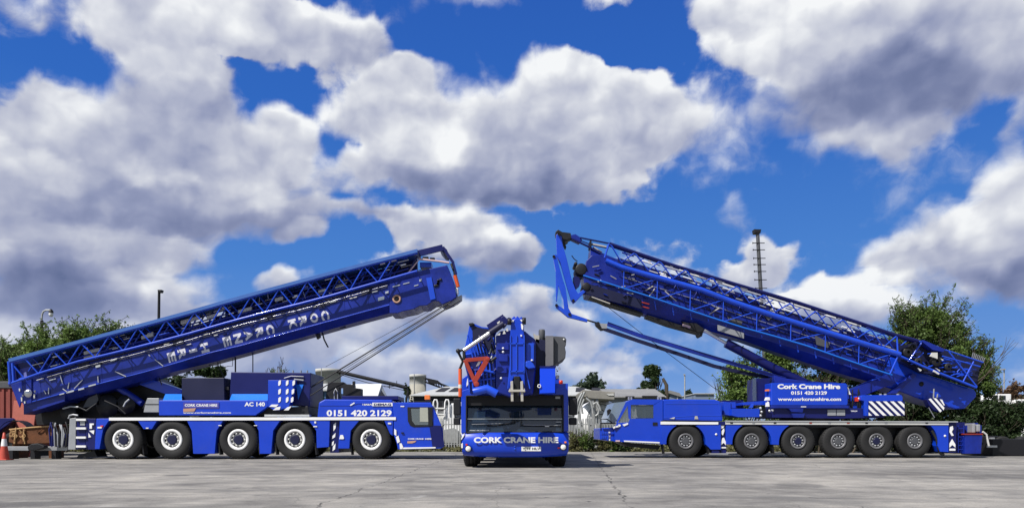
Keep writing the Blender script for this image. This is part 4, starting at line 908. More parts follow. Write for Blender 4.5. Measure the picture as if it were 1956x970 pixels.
    # boom supports to the turntable
    MB().px([(1620, 745), (1696, 714), (1712, 722), (1712, 730), (1640, 760), (1620, 762)], d0 + .9, d0 + 1.3).build('boom_support_arm', boomblue, c, bevel=.02)
    MB().px([(1698, 752), (1744, 712), (1752, 716), (1712, 752)], d0 + .8, d0 + 1.1).build('boom_support_arm', boomblue, c, bevel=.02)
    m = MB(); m.tube([P(1665, 726, d0 + .8), P(1689, 717, d0 + .8)], .03); m.tube([P(1673, 719, d0 + .8), P(1681, 726, d0 + .8)], .03); m.build('warning_cross', jibblue, c)
    # striped hook block hanging at the boom foot
    hb = MB().px([(1770, 762), (1790, 759), (1800, 762), (1805, 772), (1803, 783), (1797, 787), (1784, 783), (1775, 774)], d0 + .6, d0 + .9).build('hook_block', navy, c, bevel=.02)
    for q in ([(1774, 762), (1778, 760.5), (1799, 784), (1796, 787)], [(1783, 760), (1788, 760), (1804, 778), (1802.5, 783)], [(1795, 762), (1800, 763), (1804.5, 773), (1803, 774)]):
        MB().px(q, d0 + .56, d0 + .585).build('hazard_mark', white, hb)
    m = MB(); m.tube([P(1783, 760, d0 + .7), P(1784, 742, d0 + .7)], .03, 5); m.tube([P(1790, 759, d0 + .7), P(1791, 752, d0 + .7)], .03, 5); m.tube([P(1774, 778, d0 + .7), P(1785, 797, d0 + .7)], .02, 5); m.build('block_rope', steel, c)
    # lattice jib sections
    ya, yb = d0 + .12, d0 + 1.1
    xs2 = [1164, 1220, 1280, 1340, 1400, 1460, 1520, 1580, 1640, 1713]
    m = MB(); m.tube([P(x, lerp_px(top, x) + 2, ya) for x in xs2 + [1754]], .062, 8); m.tube([P(x, lerp_px(top, x) + 5, yb) for x in xs2 + [1754]], .062, 8)
    m.build('top_chord', navy, c)
    m = MB(); m.tube([P(x, lerp_px(c2, x) + 2, ya) for x in [1157, 1186] + xs2[1:] + [1719]], .105, 12); m.tube([P(x, lerp_px(c2, x) + 2, yb) for x in [1157, 1186] + xs2[1:] + [1719]], .07, 8)
    jib = m.build('lattice_jib', jibblue, c)
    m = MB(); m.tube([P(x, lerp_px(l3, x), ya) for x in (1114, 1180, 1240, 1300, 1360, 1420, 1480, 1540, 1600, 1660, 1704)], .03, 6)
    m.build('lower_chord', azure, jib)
    m = MB()
    bn = [(1187, 501), (1238, 516), (1285, 532), (1333.5, 546), (1383, 563), (1431, 578), (1481, 595), (1534, 612), (1584, 629), (1637.5, 645), (1687, 663)]
    tn = [(1164, 467), (1211, 484), (1259, 500), (1308.5, 516), (1359, 531), (1407, 547), (1459, 564), (1509, 580), (1557, 595), (1609, 611), (1662, 630), (1712, 642)]
    for fy, r, o in ((ya - .02, .03, 0), (yb, .026, 22)):
        for i, b in enumerate(bn):
            m.tube([P(tn[i][0] + o, tn[i][1] + o * .31, fy), P(tn[i][0] + o + 4, tn[i][1] + o * .31 + 2, fy), P(b[0] + o, b[1] + o * .31, fy), P(tn[i + 1][0] + o, tn[i + 1][1] + o * .31, fy)], r, 6)
    m.tube([P(1713, 641, ya), P(1715, 674, ya)], .035, 6); m.tube([P(1163, 466, ya), P(1155, 492, ya)], .035, 6)
    for i, b in enumerate(bn): m.tube([P(b[0], b[1], ya), P(b[0] + 6, b[1] - 1, yb)], .02, 5); m.tube([P(tn[i][0], tn[i][1] - 4, ya), P(tn[i][0] + 8, tn[i][1] - 1, yb)], .02, 5)
    m.build('lattice_bracing', jibblue, jib)
    m = MB()
    for i, x in enumerate((1192, 1256, 1319, 1382, 1446, 1511, 1577, 1641)):
        xa = x; xb = x + 62
        m.tube([P(xa, lerp_px(c2, xa) + 4, ya), P(xa - 1, lerp_px(l3, xa), ya)], .022, 5)
        m.tube([P(xa + 3, lerp_px(l3, xa) - 1, ya), P(xb, lerp_px(c2, xb) + 6, ya)], .022, 5)
    m.tube([P(1716, 678, ya), P(1700, 714, ya)], .035, 6)
    m.build('lower_bracing', jibblue, jib)
    m = MB()
    for x in range(1210, 1700, 41): m.tube([P(x, lerp_px(c2, x) + 5, yb), P(x + 20, lerp_px(l3, x + 20), yb), P(x + 41, lerp_px(c2, x + 41) + 5, yb)], .022, 5)
    m.build('rear_bracing', boomblue, jib)
    # jib foot beyond the lattice: dark sheaves, ram and plates in a stepped heap
    m = MB(); m.px([(1716, 660), (1745, 655), (1760, 650), (1806, 667), (1812, 674), (1878, 691), (1870, 706), (1866, 740), (1800, 716), (1764, 712), (1722, 690)], d0 + .7, d0 + 1.0); m.build('jib_foot', blacknavy, c)
    MB().px([(1758, 650), (1764, 649), (1806, 667), (1802, 672), (1782, 668)], d0 + .3, d0 + .65).build('jib_foot_cover', boomblue, c, bevel=.01)
    m = MB(); m.tube([P(1712, 640, d0 + .2), P(1760, 653, d0 + .2)], .03); m.tube([P(1806, 668, d0 + .3), P(1878, 692, d0 + .3)], .03); m.tube([P(1800, 680, d0 + .3), P(1872, 700, d0 + .3)], .03); m.tube([P(1812, 671, d0 + .3), P(1866, 738, d0 + .3)], .03)
    m.tube([P(1860, 690, d0 + .3), P(1840, 728, d0 + .3)], .03); m.tube([P(1720, 680, d0 + .3), P(1764, 700, d0 + .3), P(1865, 740, d0 + .3)], .05); m.tube([P(1760, 655, d0 + .3), P(1735, 690, d0 + .3)], .03)
    for k in range(34):
        x = random.uniform(1720, 1850); y = lerp_px([(1720, 665), (1850, 700)], x) + random.uniform(-4, 28); m.tube([P(x, y, d0 + .4), P(x + random.uniform(8, 24), y + random.uniform(-10, 12), d0 + .4)], .025, 5)
    m.build('jib_foot_lattice', jibblue, c)
    for x, y, r in ((1755, 690, .16), (1768, 702, .13), (1735, 672, .2), (1790, 690, .2), (1812, 700, .15), (1745, 662, .12)): MB().lathe(P(x, y, d0 + .3), (0, 1, 0), [(r * .3, -.02), (r * .8, 0), (r, .02), (r * .85, .1), (r, .2), (.001, .2)], 18).build('sheave', greasy, c)
    for q in ([(1777, 680), (1781, 673), (1791, 673), (1791, 685), (1786, 683)], [(1784, 706), (1795, 713), (1793, 715), (1783, 709)], [(1787, 702), (1796, 707), (1795, 709)], [(1753, 702), (1761, 706), (1758, 709)], [(1797, 684), (1803, 687), (1800, 688)]): MB().px(q, d0 + .22, d0 + .28).build('plate_mark', offwhite, c)
    m = MB()
    for k in range(8): m.tube([P(1856 + k * 3, 686 + k, d0 + .4), P(1859 + k * 3.2, 673 + k * 1.5, d0 + .3)], .02, 5)
    m.build('pin_rack', steel, c)
    # gear seen through the lattice
    for k in range(100):
        x = random.uniform(1185, 1700); f = random.uniform(.15, .9); t_, b_ = lerp_px(top, x), lerp_px(c2, x); y = t_ + (b_ - t_) * f; l = random.uniform(5, 24); dd = random.uniform(.3, 1.0)
        MB().tube([P(x, y, d0 + dd), P(x + l, y + l * .31, d0 + dd)], random.uniform(.015, .04), 5).build('jib_fitting', random.choice([silver, steel, navy, white, boomblue]), c)
    m = MB()
    for xa in range(1180, 1712, 30):
        xb = xa + 30; f = .38 if (xa // 90) % 3 else .55
        ya_, yb_ = [lerp_px(c2, x) - (lerp_px(c2, x) - lerp_px(top, x)) * f for x in (xa, xb)]
        m.px([(xa, ya_), (xb, yb_), (xb, lerp_px(c2, xb)), (xa, lerp_px(c2, xa))], d0 + 1.12, d0 + 1.14)
    m.build('inner_jib_section', navy, c)
    for k in range(8): 
        x = 1270 + k * 48; t_ = lerp_px(top, x); MB().tube([P(x, t_ + 9, d0 + .9), P(x + 38, t_ + 21, d0 + .9)], .045, 6).build('stowed_rope', random.choice([white, offwhite, silver]), c)
    for a, b, mt in (((1240, 566), (1251, 551), stand), ((1270, 556), (1292, 575), stand), ((1355, 600), (1373, 589), stand), ((1258, 535), (1320, 520), boomblue), ((1233, 555), (1247, 547), stand), ((1356, 580), (1366, 586), steel)): MB().tube([P(*a, y0 - .2), P(*b, y0 - .2)], .025, 5).build('boom_stay', mt, c)
    for q in ([(1390, 605), (1418, 614), (1416, 622), (1392, 613)], [(1557, 640), (1568, 646), (1586, 655), (1582, 664), (1560, 658)], [(1458, 601), (1475, 606), (1468, 612)]): MB().px(q, y0 - .1, y0 - .06).build('boom_plate', cabgrey, c)
    # head with sheaves
    hd = MB().px([(1120, 498), (1131, 487), (1150, 486), (1200, 500), (1215, 512), (1230, 560), (1228, 590), (1180, 577), (1120, 562), (1116, 540), (1113, 524), (1118, 515)], y0 - .02, y1).build('boom_head', boomblue, c, bevel=.02)
    MB().px([(1114, 526), (1120, 519), (1170, 534), (1240, 558), (1240, 568), (1160, 545)], y0 - .08, y0 - .03).build('head_flange', boomblue, hd)
    MB().px([(1118, 540), (1160, 552), (1205, 566), (1225, 572), (1226, 590), (1160, 573), (1120, 560)], y0 - .06, y0 - .025).build('head_side', blacknavy, hd)
    for x, y, r in ((1110, 514, .24), (1120, 547, .17), (1100, 503, .07)): MB().lathe(P(x, y, y0 - .1), (0, 1, 0), [(.001, 0), (r * .8, 0), (r, .02), (r * .85, .12), (r, .22), (r, .9), (.001, .9)], 26).build('sheave', greasy, c)
    for k in range(26):
        x = random.uniform(1125, 1232); y = random.uniform(496, 560) + (x - 1125) * .28; 
        if y > lerp_px(bt, x) - 8: continue
        MB().tube([P(x, y, y0 - .1), P(x + random.uniform(4, 18), y + random.uniform(-3, 9), y0 - .1)], random.uniform(.015, .04), 5).build('head_hose', random.choice([greasy, black, navy, steel, boomblue]), c)
    m = MB(); m.tube([P(1092, 488, y0 + .1), P(1097, 495, y0 + .1), P(1103, 499, y0 + .1)], .02, 5); m.build('limit_switch_rod', black, c)
    MB().px([(1095, 529), (1100, 527), (1110, 531), (1107, 545), (1100, 552), (1096, 545)], y0 + .1, y0 + .4).build('head_lug', navy, c)
    # folding A-frame in front of the head
    dA = y0 - .05; dB = y0 + .75
    for dd in (dA, dB):
        MB().px([(1062, 449), (1066, 446), (1073, 452), (1075, 468), (1083, 495), (1091, 530), (1099, 552), (1104, 560), (1119, 550), (1123, 553), (1110, 565), (1100, 576), (1095, 580), (1091, 574), (1083, 548), (1072, 508), (1064, 490)], dd, dd + .14).build('a_frame_mast', jibblue if dd == dA else boomblue, c, bevel=.015)
        MB().px([(1056, 489), (1059, 486), (1063, 486), (1067, 505), (1074, 530), (1080, 548), (1086, 588), (1092, 599), (1122, 609), (1122, 615), (1090, 607), (1085, 606), (1062, 587), (1060.5, 583), (1062, 579), (1065, 582), (1078, 590), (1076, 572), (1067, 546), (1064, 575), (1062, 575), (1061.5, 518)], dd - .16, dd - .02).build('a_frame_strut', jibblue if dd == dA else boomblue, c, bevel=.012)
    m = MB()
    for x, y in ((1068, 447), (1095, 574), (1088, 600), (1063, 583), (1058, 490)): m.tube([P(x, y, dA - .2), P(x, y, dB + .2)], .06, 10)
    m.build('frame_pin', black, c)
    m = MB(); m.px([(1062, 449), (1061, 443), (1066, 438.5), (1074, 443), (1090, 445), (1092, 454), (1083, 458), (1073, 456), (1071, 449), (1066, 444), (1065, 449)], dA + .2, dB - .1); m.px([(1074, 461), (1080, 463), (1085, 461), (1085, 463), (1080, 466), (1082, 472), (1080, 476), (1076, 468)], dA + .2, dA + .4); m.build('mast_head', greasy, c, bevel=.01)
    MB().px([(1090, 449), (1099, 447), (1107, 452), (1112, 458), (1107, 463), (1092, 456)], dA + .2, dB - .2).build('guy_sheave_block', boomblue, c, bevel=.01)
    m = MB()
    for dd in (dA + .15, dB - .2):
        m.tube([P(1108, 454, dd), P(1163, 465, dd)], .035, 5); m.tube([P(1092, 456, dd), P(1122, 470, dd), P(1152, 487, dd)], .045, 5); m.tube([P(1110, 460, dd), P(1130, 468, dd), P(1160, 474, dd)], .022, 5)
    m.build('guy_link', navy, c)
    MB().pxb(1127, 459, 1130, 471, dA + .1, dB).build('link_clamp', black, c)
    m = MB(); m.tube([P(1128, 466, dA + .2), P(1158, 472, dA + .2)], .05, 5); m.tube([P(1133, 472, dA + .4), P(1150, 482, dA + .4)], .03, 5); m.build('stowed_rope', stand, c)
    # long guy bars back to the turntable
    MB().tube([P(1121, 611, dA), P(1141, 617, dA)], .035).build('turnbuckle', black, c)
    MB().px([(1138, 615), (1143, 614), (1148, 618), (1156, 628), (1150, 629), (1140, 620)], dA - .1, dB - .4).build('guy_coupling', greasy, c, bevel=.01)
    MB().px([(1145, 617), (1160, 618), (1159, 627), (1150, 627)], dA - .14, dA - .11).build('coupling_plate', steel, c)
    bn_ = [(1160, 618), (1220, 640), (1300, 664), (1400, 694), (1500, 724)]; bl = [(1151, 627), (1220, 651), (1300, 677), (1364, 699), (1420, 712), (1490, 724)]
    m = MB()
    for a, b in zip(bn_, bn_[1:]): m.bar(P(*a, dA), P(*b, dA), .10, .15)
    m.build('guy_bar', boomblue, c)
    m = MB()
    for a, b in zip(bl, bl[1:]): m.bar(P(*a, dB - .3), P(*b, dB - .3), .10, .14)
    m.build('guy_bar', blacknavy, c)
    MB().tube([P(1143, 572, y0 + .4), P(1230, 640, y0 + .4), P(1370, 745, y0 + .2)], .012, 5).build('hoist_rope', black, c)
    MB().px([(1478, 716), (1500, 722), (1545, 728), (1600, 730), (1600, 733), (1480, 733)], d0 + .85, d0 + 1.6).build('guy_anchor', boomblue, c, bevel=.02)
    return c
crane_right()

# ------------------------------------------------------------------ crane in the middle, seen from the front
def crane_centre():
    d0 = 20.0
    c = thing('mobile_crane', 'blue crane parked nose on in the middle, its company name under the windscreen', 'crane', (P(983, HY, d0).x, 23.5, 0), 'blue mobile cranes')
    X = lambda px_, d=d0: P(px_, HY, d).x
    Z = lambda py_, d=d0: P(CX, py_, d).z
    xl, xr = X(881), X(1086)
    # chassis and axles running back
    m = MB(); m.box((xl + .75, d0 + .5, .55), (xr - .75, 32.6, 1.15)); m.build('chassis', black, c)
    m = MB(); m.box((xl + .02, d0 + 2.5, 1.2), (xr - .02, 32.8, 1.62)); m.build('deck', blue, c, bevel=.02)
    wheels = []
    proto = None
    for d in (21.2, 22.9, 25.6, 28.4, 30.2):
        for s, x in ((-1, xl + .02), (1, xr - .02)):
            if proto is None:
                proto = make_wheel(c, CX, 24.0, .68, 'white', -1); w = proto
            else: w = copy_tree(proto, c)
            w.location = V((x, d, .68)) - wloc(c); w.rotation_euler = (0, 0, R(-90) if s < 0 else R(90)); wheels.append(w)
    m = MB()
    for d in (21.2, 22.9, 25.6, 28.4, 30.2): m.tube([(xl + .3, d, .68), (xr - .3, d, .68)], .14, 10)
    m.build('axle', black, c)
    # cab: shell made of plates round the windscreen
    cab = MB().px([(881, 826.5), (891.5, 826), (891.5, 756), (1075.5, 754.5), (1075.5, 824), (1086, 823), (1085, 732), (1061, 732), (1061, 750), (905, 752), (898, 741), (881, 746)], d0 + .02, d0 + .12).build('cab', blue, c, bevel=.015)
    MB().box((xl + .02, d0 + .12, Z(826)), (xl + .12, d0 + 2.2, Z(746))).build('side_wall', blue, cab, bevel=.02)
    MB().box((xr - .12, d0 + .12, Z(826)), (xr - .02, d0 + 2.2, Z(735))).build('side_wall', blue, cab, bevel=.02)
    MB().box((xl + .12, d0 + 2.1, Z(826)), (xr - .12, d0 + 2.2, Z(752))).build('rear_wall', black, cab)
    MB().box((xl + .12, d0 + .12, Z(756)), (xr - .12, d0 + 2.1, Z(751))).build('roof', blue, cab)
    MB().box((X(1062), d0 + .3, Z(751)), (xr - .05, d0 + 1.6, Z(731))).build('roof_box', navy, cab, bevel=.02)
    # lower front: bowed apron
    n = 12; vs = []; rows = ((825.5, 0.0, 0), (829, -.06, 0), (845, -.10, 0), (860, -.09, .01), (866, -.03, .03), (870, .12, .06))
    for yy, off, ins in rows:
        for k in range(n + 1):
            u = k / n * 2 - 1; bow = -.12 * (1 - abs(u) ** 4) + .12
            x = (X(882) + X(1086.5)) / 2 + u * ((X(1086.5) - X(882)) / 2 - ins); drop = (.04 * (1 - abs(u) ** 3) if yy > 862 else 0)
            vs.append((x, d0 - .02 + off + bow, Z(yy) - drop))
    fs = [[i * (n + 1) + k, i * (n + 1) + k + 1, (i + 1) * (n + 1) + k + 1, (i + 1) * (n + 1) + k] for i in range(len(rows) - 1) for k in range(n)]
    ap = MB().add(vs, fs, True); apron = ap.build('front_apron', blue, c)
    MB().box((xl + .02, d0 + .12, Z(866)), (xr - .02, d0 + .9, Z(826))).build('apron_return', blue, c, bevel=.02)
    MB().pxb(893, 867, 1075, 872, d0 + .2, d0 + .5).build('valance', black, c)
    MB().txpx('CORK CRANE HIRE', 905, 834, 1066.5, 845.5, d0 - .145, bold=.045).build('company_lettering', white, c)
    pl = MB().pxb(996, 852.5, 1033.5, 861, d0 - .15, d0 - .12).build('number_plate', lens, c, bevel=.004)
    MB().txpx('YJ11 HLV', 998, 854, 1031.5, 859.6, d0 - .154, bold=.02).build('plate_lettering', black, pl)
    for x, y in ((894.5, 856.5), (1076, 853.5)):
        h = MB().lathe(P(x, y, d0 - .10), (0, -1, 0), [(.075, -.05), (.075, .03), (.055, .045), (.001, .05)], 20).build('headlight', lens, c)
        MB().lathe(P(x, y, d0 - .10), (0, -1, 0), [(.075, -.05), (.092, -.03), (.092, .03), (.076, .035)], 20).build('headlight_rim', blacknavy, h)
    for x, y, mt in ((891, 848.5, lampred), (1080, 844, lampor), (1067, 855, lampred)): MB().pxb(x - 1.8, y - 1.5, x + 1.8, y + 1.5, d0 - .09, d0 - .03).build('marker_lamp', mt, c)
    for y in (852, 857): MB().lathe(P(983.5, y, d0 - .12), (0, -1, 0), [(.03, 0), (.001, .03)], 10).build('tow_cap', jibblue, c)
    for q in ([(881, 836), (887, 826), (887, 831), (881, 840)], [(881, 847), (884, 845), (884, 855), (881, 855)]): MB().px(q, d0 - .02, d0 + .01).build('hazard_mark', white, c)
    # windscreen, wipers and what lies behind
    sw = V((0, .26, 0)); a_, b_, c_2, e_ = P(891, 826.5, d0 + .03), P(1076, 824.5, d0 + .03), P(1076.5, 753.5, d0 + .03), P(890.5, 755.5, d0 + .03)
    MB().prism([a_, b_, c_2 + sw, e_ + sw], (0, .02, 0)).build('windscreen', glassfront, cab)
    for q in (((891, 826), (891, 756)), ((1075.5, 824), (1075.5, 755)), ((891, 826), (1075.5, 824)), ((891, 756), (1075.5, 755))): MB().tube([P(*q[0], d0 + .01), P(*q[1], d0 + .01)], .022, 6).build('rubber_seal', black, cab)
    MB().pxb(893, 757, 1074, 774, d0 + .09, d0 + .11).build('sun_strip', black, cab)
    m = MB(); m.pxb(892, 799, 1075, 800, d0 + .03, d0 + .055); m.build('screen_bar', silver, cab)
    for a, b in (((900, 810), (945, 812)), ((993, 812), (1072, 813)), ((945, 812), (985, 806))): MB().tube([P(*a, d0 + .04), P(*b, d0 + .04)], .014, 5).build('wiper', black, cab)
    for a, b in (((901, 810), (960, 808)), ((1000, 811), (1071, 812))): MB().tube([P(*a, d0 + .03), P(*b, d0 + .03)], .006, 5).build('wiper_blade', silver, cab)
    MB().pxb(1041, 812.5, 1049, 814.5, d0 + .03, d0 + .055).build('permit', white, cab); MB().pxb(1062, 804.5, 1072, 806.5, d0 + .04, d0 + .058).build('sticker', steel, cab); MB().pxb(1061, 755.5, 1070, 761, d0 + .04, d0 + .058).build('sticker', galv, cab)
    MB().txpx('CORK CRANE HIRE', 897, 820.5, 934, 824, d0 + .05, bold=.03).build('screen_lettering', white, cab)
    for x in (917, 1040): 
        st = MB().px([(x - 14, 812), (x - 12, 775), (x - 7, 768), (x + 7, 768), (x + 12, 775), (x + 14, 812)], d0 + 1.2, d0 + 1.4).build('seat', cabgrey, cab, bevel=.03)
    MB().lathe(P(1040, 800, d0 + .6), (0, -.5, 1), [(.20, -.015), (.22, 0), (.20, .015), (.18, 0), (.20, -.015)], 24).build('steering_wheel', black, cab)
    MB().pxb(970, 792, 1000, 812, d0 + .9, d0 + 1.3).build('console', black, cab)
    # mirrors
    for x0, x1, ax in ((866, 880, 884), (1087, 1103, 1084)):
        mr_ = MB().pxb(x0, 760, x1, 792, d0 + .15, d0 + .3).build('mirror', black, c, bevel=.03)
        MB().pxb(x0, 797, x1 - 1, 811, d0 + .15, d0 + .3).build('mirror_glass_lower', black, mr_, bevel=.03)
        MB().tube([P(ax, 795, d0 + .3), P((x0 + x1) / 2, 795, d0 + .3), P((x0 + x1) / 2, 763, d0 + .3)], .02, 6).build('mirror_arm', steel, mr_)
    # platform and superstructure behind the cab
    MB().box((xl + .1, d0 + 2.4, 1.5), (xr - .1, 24.2, 2.7)).build('superstructure', blue, c, bevel=.03)
    MB().box((xl + .15, 26.5, 1.62), (xr - .15, 32.5, 2.9)).build('counterweight', boomblue, c, bevel=.03)
    MB().px([(881, 745), (883, 722), (893, 715), (900, 720), (903, 752), (881, 752)], d0 + .5, d0 + 1.4).build('left_cover', blue, c, bevel=.02)
    hz = MB().px([(891, 732), (893, 722), (896, 722), (896, 732), (891, 738)], d0 + .46, d0 + .49).build('hazard_mark', white, c)
    # boom: telescopic sections running back from the head
    y0 = d0 - .5
    hd = MB().px([(947, 748), (947, 642), (955, 632), (973, 630), (1003, 632), (1012, 640), (1023, 648), (1024, 700), (1018, 752), (975, 758)], y0, y0 + 1.1).build('boom_head', boomblue, c, bevel=.03)
    MB().px([(950, 748), (950, 650), (1020, 652), (1020, 748)], y0 + 1.1, 32.5).build('boom', boomblue, c, bevel=.03)
    MB().px([(973, 742), (974, 660), (976, 614), (984, 608), (994, 608), (1001, 614), (1001, 660), (1003, 742), (994, 720), (982, 720)], y0 - .18, y0 - .03).build('nose_plate', blue, c, bevel=.02)
    m = MB()
    for x in (975, 986.5, 1001): m.bar(P(x, 640, y0 - .2), P(x, 712, y0 - .2), .03, .03)
    for y in (656, 709): m.bar(P(975, y, y0 - .2), P(1001, y, y0 - .2), .03, .03)
    m.bar(P(1001, 640, y0 - .1), P(1003, 700, y0 - .1), .03); m.bar(P(1003, 700, y0 - .1), P(1012, 742, y0 - .1), .03); m.bar(P(974, 700, y0 - .1), P(970, 742, y0 - .1), .03)
    m.build('nose_rib', jibblue, c)
    MB().px([(976, 612), (978, 607), (982, 603), (985, 607), (988, 603), (992, 607), (996, 604), (1000, 612)], y0 - .15, y0 + .1).build('sheave_guard', blue, c, bevel=.01)
    for q in ([(976, 612), (981, 610), (981, 614), (975, 615)], [(993, 610), (1001, 610), (1002, 614), (996, 614)], [(995, 618), (1000, 618), (999, 630), (996, 628)], [(994, 639), (997, 639), (997, 642), (994, 642)]): MB().px(q, y0 - .21, y0 - .185).build('plate_mark', white, c)
    m = MB(); m.lathe(P(1001, 613, y0 - .2), (1, 0, 0), [(.001, -.05), (.09, -.05), (.09, .05), (.001, .05)], 12); m.lathe(P(973, 614, y0 - .2), (1, 0, 0), [(.001, -.05), (.09, -.05), (.09, .05), (.001, .05)], 12); m.build('sheave', greasy, c)
    for q in ((950, 655, 972, 668), (953, 676, 970, 690), (950, 700, 968, 712), (1005, 655, 1020, 690), (1006, 696, 1021, 704)):
        MB().pxb(*q, y0 - .06, y0 - .0).build('head_plate', random.choice([jibblue, boomblue]), hd, bevel=.01)
    for x, y in ((961, 665), (961, 672), (1009, 697), (1013, 692), (957, 722), (1016, 688)): MB().lathe(P(x, y, y0 - .07), (0, -1, 0), [(.03, 0), (.001, .03)], 8).build('bolt', white, hd)
    MB().px([(1004, 690), (1012, 688), (1019, 694), (1023, 702), (1010, 704), (1004, 700)], y0 - .25, y0 - .08).build('head_lug', jibblue, hd, bevel=.02)
    # hook fork at the nose
    m = MB()
    for x in (975, 994): m.px([(x, 728), (x + 5, 727), (x + 6, 766), (x + 1, 766)], y0 - .45, y0 - .25)
    m.px([(971, 747), (975, 740), (975, 750)], y0 - .45, y0 - .3); m.px([(1001, 740), (1004, 747), (1001, 750)], y0 - .45, y0 - .3); m.bar(P(972, 746, y0 - .46), P(1003, 746, y0 - .46), .06)
    m.build('hook_fork', stand, c, bevel=.008)
    MB().px([(982, 718), (993, 718), (993, 766), (981, 766)], y0 - .35, y0 - .2).build('hook_block', black, c, bevel=.02)
    # dark column, exhaust and grey cabinet on the right
    MB().px([(1022, 645), (1043, 650), (1043, 752), (1010, 756), (1018, 720)], y0 + .3, y0 + 1.4).build('mast_column', blacknavy, c, bevel=.02)
    MB().lathe(P(1035, 664, y0 + .6), (0, 0, 1), [(.001, 0), (.09, 0), (.09, .46), (.075, .50), (.001, .5)], 18).build('exhaust', cabgrey, c)
    MB().px([(1019, 636), (1024, 640), (1030, 640), (1030, 656), (1021, 650)], y0 + .3, y0 + .5).build('bracket', stand, c)
    MB().px([(1042, 641), (1057, 641), (1057, 697), (1042, 700)], y0 + .2, y0 + .3).build('cabinet_door', paint_cab2, c)
    cb = MB().px([(1042, 641.5), (1062, 641.5), (1079, 643), (1082, 648), (1081, 660), (1079, 662), (1081, 672), (1080, 684), (1058, 698), (1042, 700)], y0 + .32, y0 + 1.3).build('grey_cabinet', cabgrey, c, bevel=.02)
    MB().lathe(P(1077, 648, y0 + .3), (0, -1, 0), [(.025, 0), (.001, .03)], 8).build('latch', lens, cb)
    MB().px([(1032, 701), (1061, 700), (1060.5, 750), (1031.5, 751)], y0 - .3, y0 + .15).build('locker', bluelocker, c, bevel=.01)
    MB().pxb(1031, 698.5, 1062, 701, y0 - .32, y0 + .3).build('locker_lid', navy, c)
    MB().lathe(P(1030, 737, y0 - .3), (0, -1, 0), [(.03, 0), (.05, 0), (.05, .03), (.03, .03), (.03, 0)], 14).build('shackle', white, c)
    for k in range(7): 
        x = 1062 + random.uniform(0, 6); y = 697 + k * 4; MB().tube([P(x, y, y0), P(x + random.uniform(-2, 6), y + random.uniform(-2, 6), y0)], .025, 5).build('hose_coupling', random.choice([black, blue, silver]), c)
    MB().pxb(1062, 716, 1067, 723, y0 - .05, y0 + .05).build('junction_box', offwhite, c)
    MB().lathe(P(1071.5, 733, y0 - .4), (0, 0, 1), [(.001, 0), (.05, 0), (.05, .09), (.001, .1)], 14).build('beacon', lampred, c)
    # jib folded along the left side of the boom
    MB().px([(897, 619), (904, 617), (920, 624), (945, 627), (951, 630), (946, 640), (947, 690), (930, 690), (885, 686), (885, 677), (893, 640)], y0 + .25, y0 + .33).build('jib_side_plate', jibblue, c, bevel=.01)
    MB().px([(902, 621), (922, 627), (943, 629), (942, 660), (930, 672), (912, 668), (903, 650)], y0 + .16, y0 + .24).build('jib_opening', blacknavy, c)
    jb = MB()
    for z in (622, 680):
        for x in (900, 940): jb.tube([P(x, z, y0 + .4), P(x + 10, z + 10, 31)], .05, 6)
    for k in range(12): 
        a = y0 + .4 + k * .85; jb.tube([P(900, 640, a), P(940, 680, a + .8)], .03, 5)
    jb.build('folded_jib', boomblue, c)
    MB().px([(895, 617), (903, 616), (907, 619), (897, 623)], y0 + .1, y0 + .24).build('jib_pulley', black, c, bevel=.01)
    MB().tube([P(886, 669, y0 - .1), P(935, 636, y0 - .1)], .055, 10).build('jib_ram', silver, c)
    MB().tube([P(935, 636, y0 - .1), P(962, 618, y0 - .1)], .085, 10).build('ram_barrel', blacknavy, c)
    m = MB(); m.bar(P(932, 625, y0), P(963, 604.5, y0), .10, .14); m.px([(957, 606), (963, 603), (968, 608), (970, 616), (962, 626), (956, 616)], y0 - .06, y0 + .2); m.lathe(P(972, 611, y0), (0, 1, 0), [(.001, -.08), (.06, -.08), (.06, .1), (.001, .1)], 10); m.build('erection_arm', navy, c, bevel=.008)
    for q in ([(949, 616), (955, 612), (954, 617), (951, 619)], [(958, 624), (966, 618), (960, 626)], [(966, 628), (969, 626), (971, 632), (968, 633)], [(963, 630), (966, 637), (960, 638)], [(948, 640), (956, 634), (955, 640)]): MB().px(q, y0 - .12, y0 - .09).build('plate_mark', offwhite, c)
    m = MB(); m.tube([P(874, 671, y0 - .1), P(886, 668, y0 - .1), P(887, 687, y0 - .1)], .05); m.tube([P(875, 672, y0 - .1), P(884, 690, y0 - .1), P(878, 705, y0 - .1)], .035); m.lathe(P(875, 670, y0 - .15), (0, 1, 0), [(.001, -.03), (.06, -.03), (.06, .1), (.001, .1)], 12); m.build('knuckle', black, c)
    m = MB(); m.tube([P(879, 704, y0 - .1), P(879, 757, y0 - .1)], .048, 12); m.build('orange_ram', orange, c)
    MB().tube([P(879, 734, y0 - .1), P(879, 741, y0 - .1)], .052, 12).build('ram_collar', offwhite, c)
    m = MB(); m.bar(P(889, 688, y0 - .25), P(932, 684, y0 - .25), .07, .10); m.bar(P(888, 687, y0 - .25), P(909, 733, y0 - .25), .075, .10); m.bar(P(931, 686, y0 - .25), P(906, 729, y0 - .25), .08, .13); m.lathe(P(910, 733, y0 - .3), (0, 1, 0), [(.001, 0), (.07, 0), (.07, .14), (.001, .14)], 14)
    m.lathe(P(932, 685, y0 - .3), (0, 1, 0), [(.001, 0), (.055, 0), (.055, .14), (.001, .14)], 14)
    m.build('red_triangle_frame', redp, c, bevel=.006)
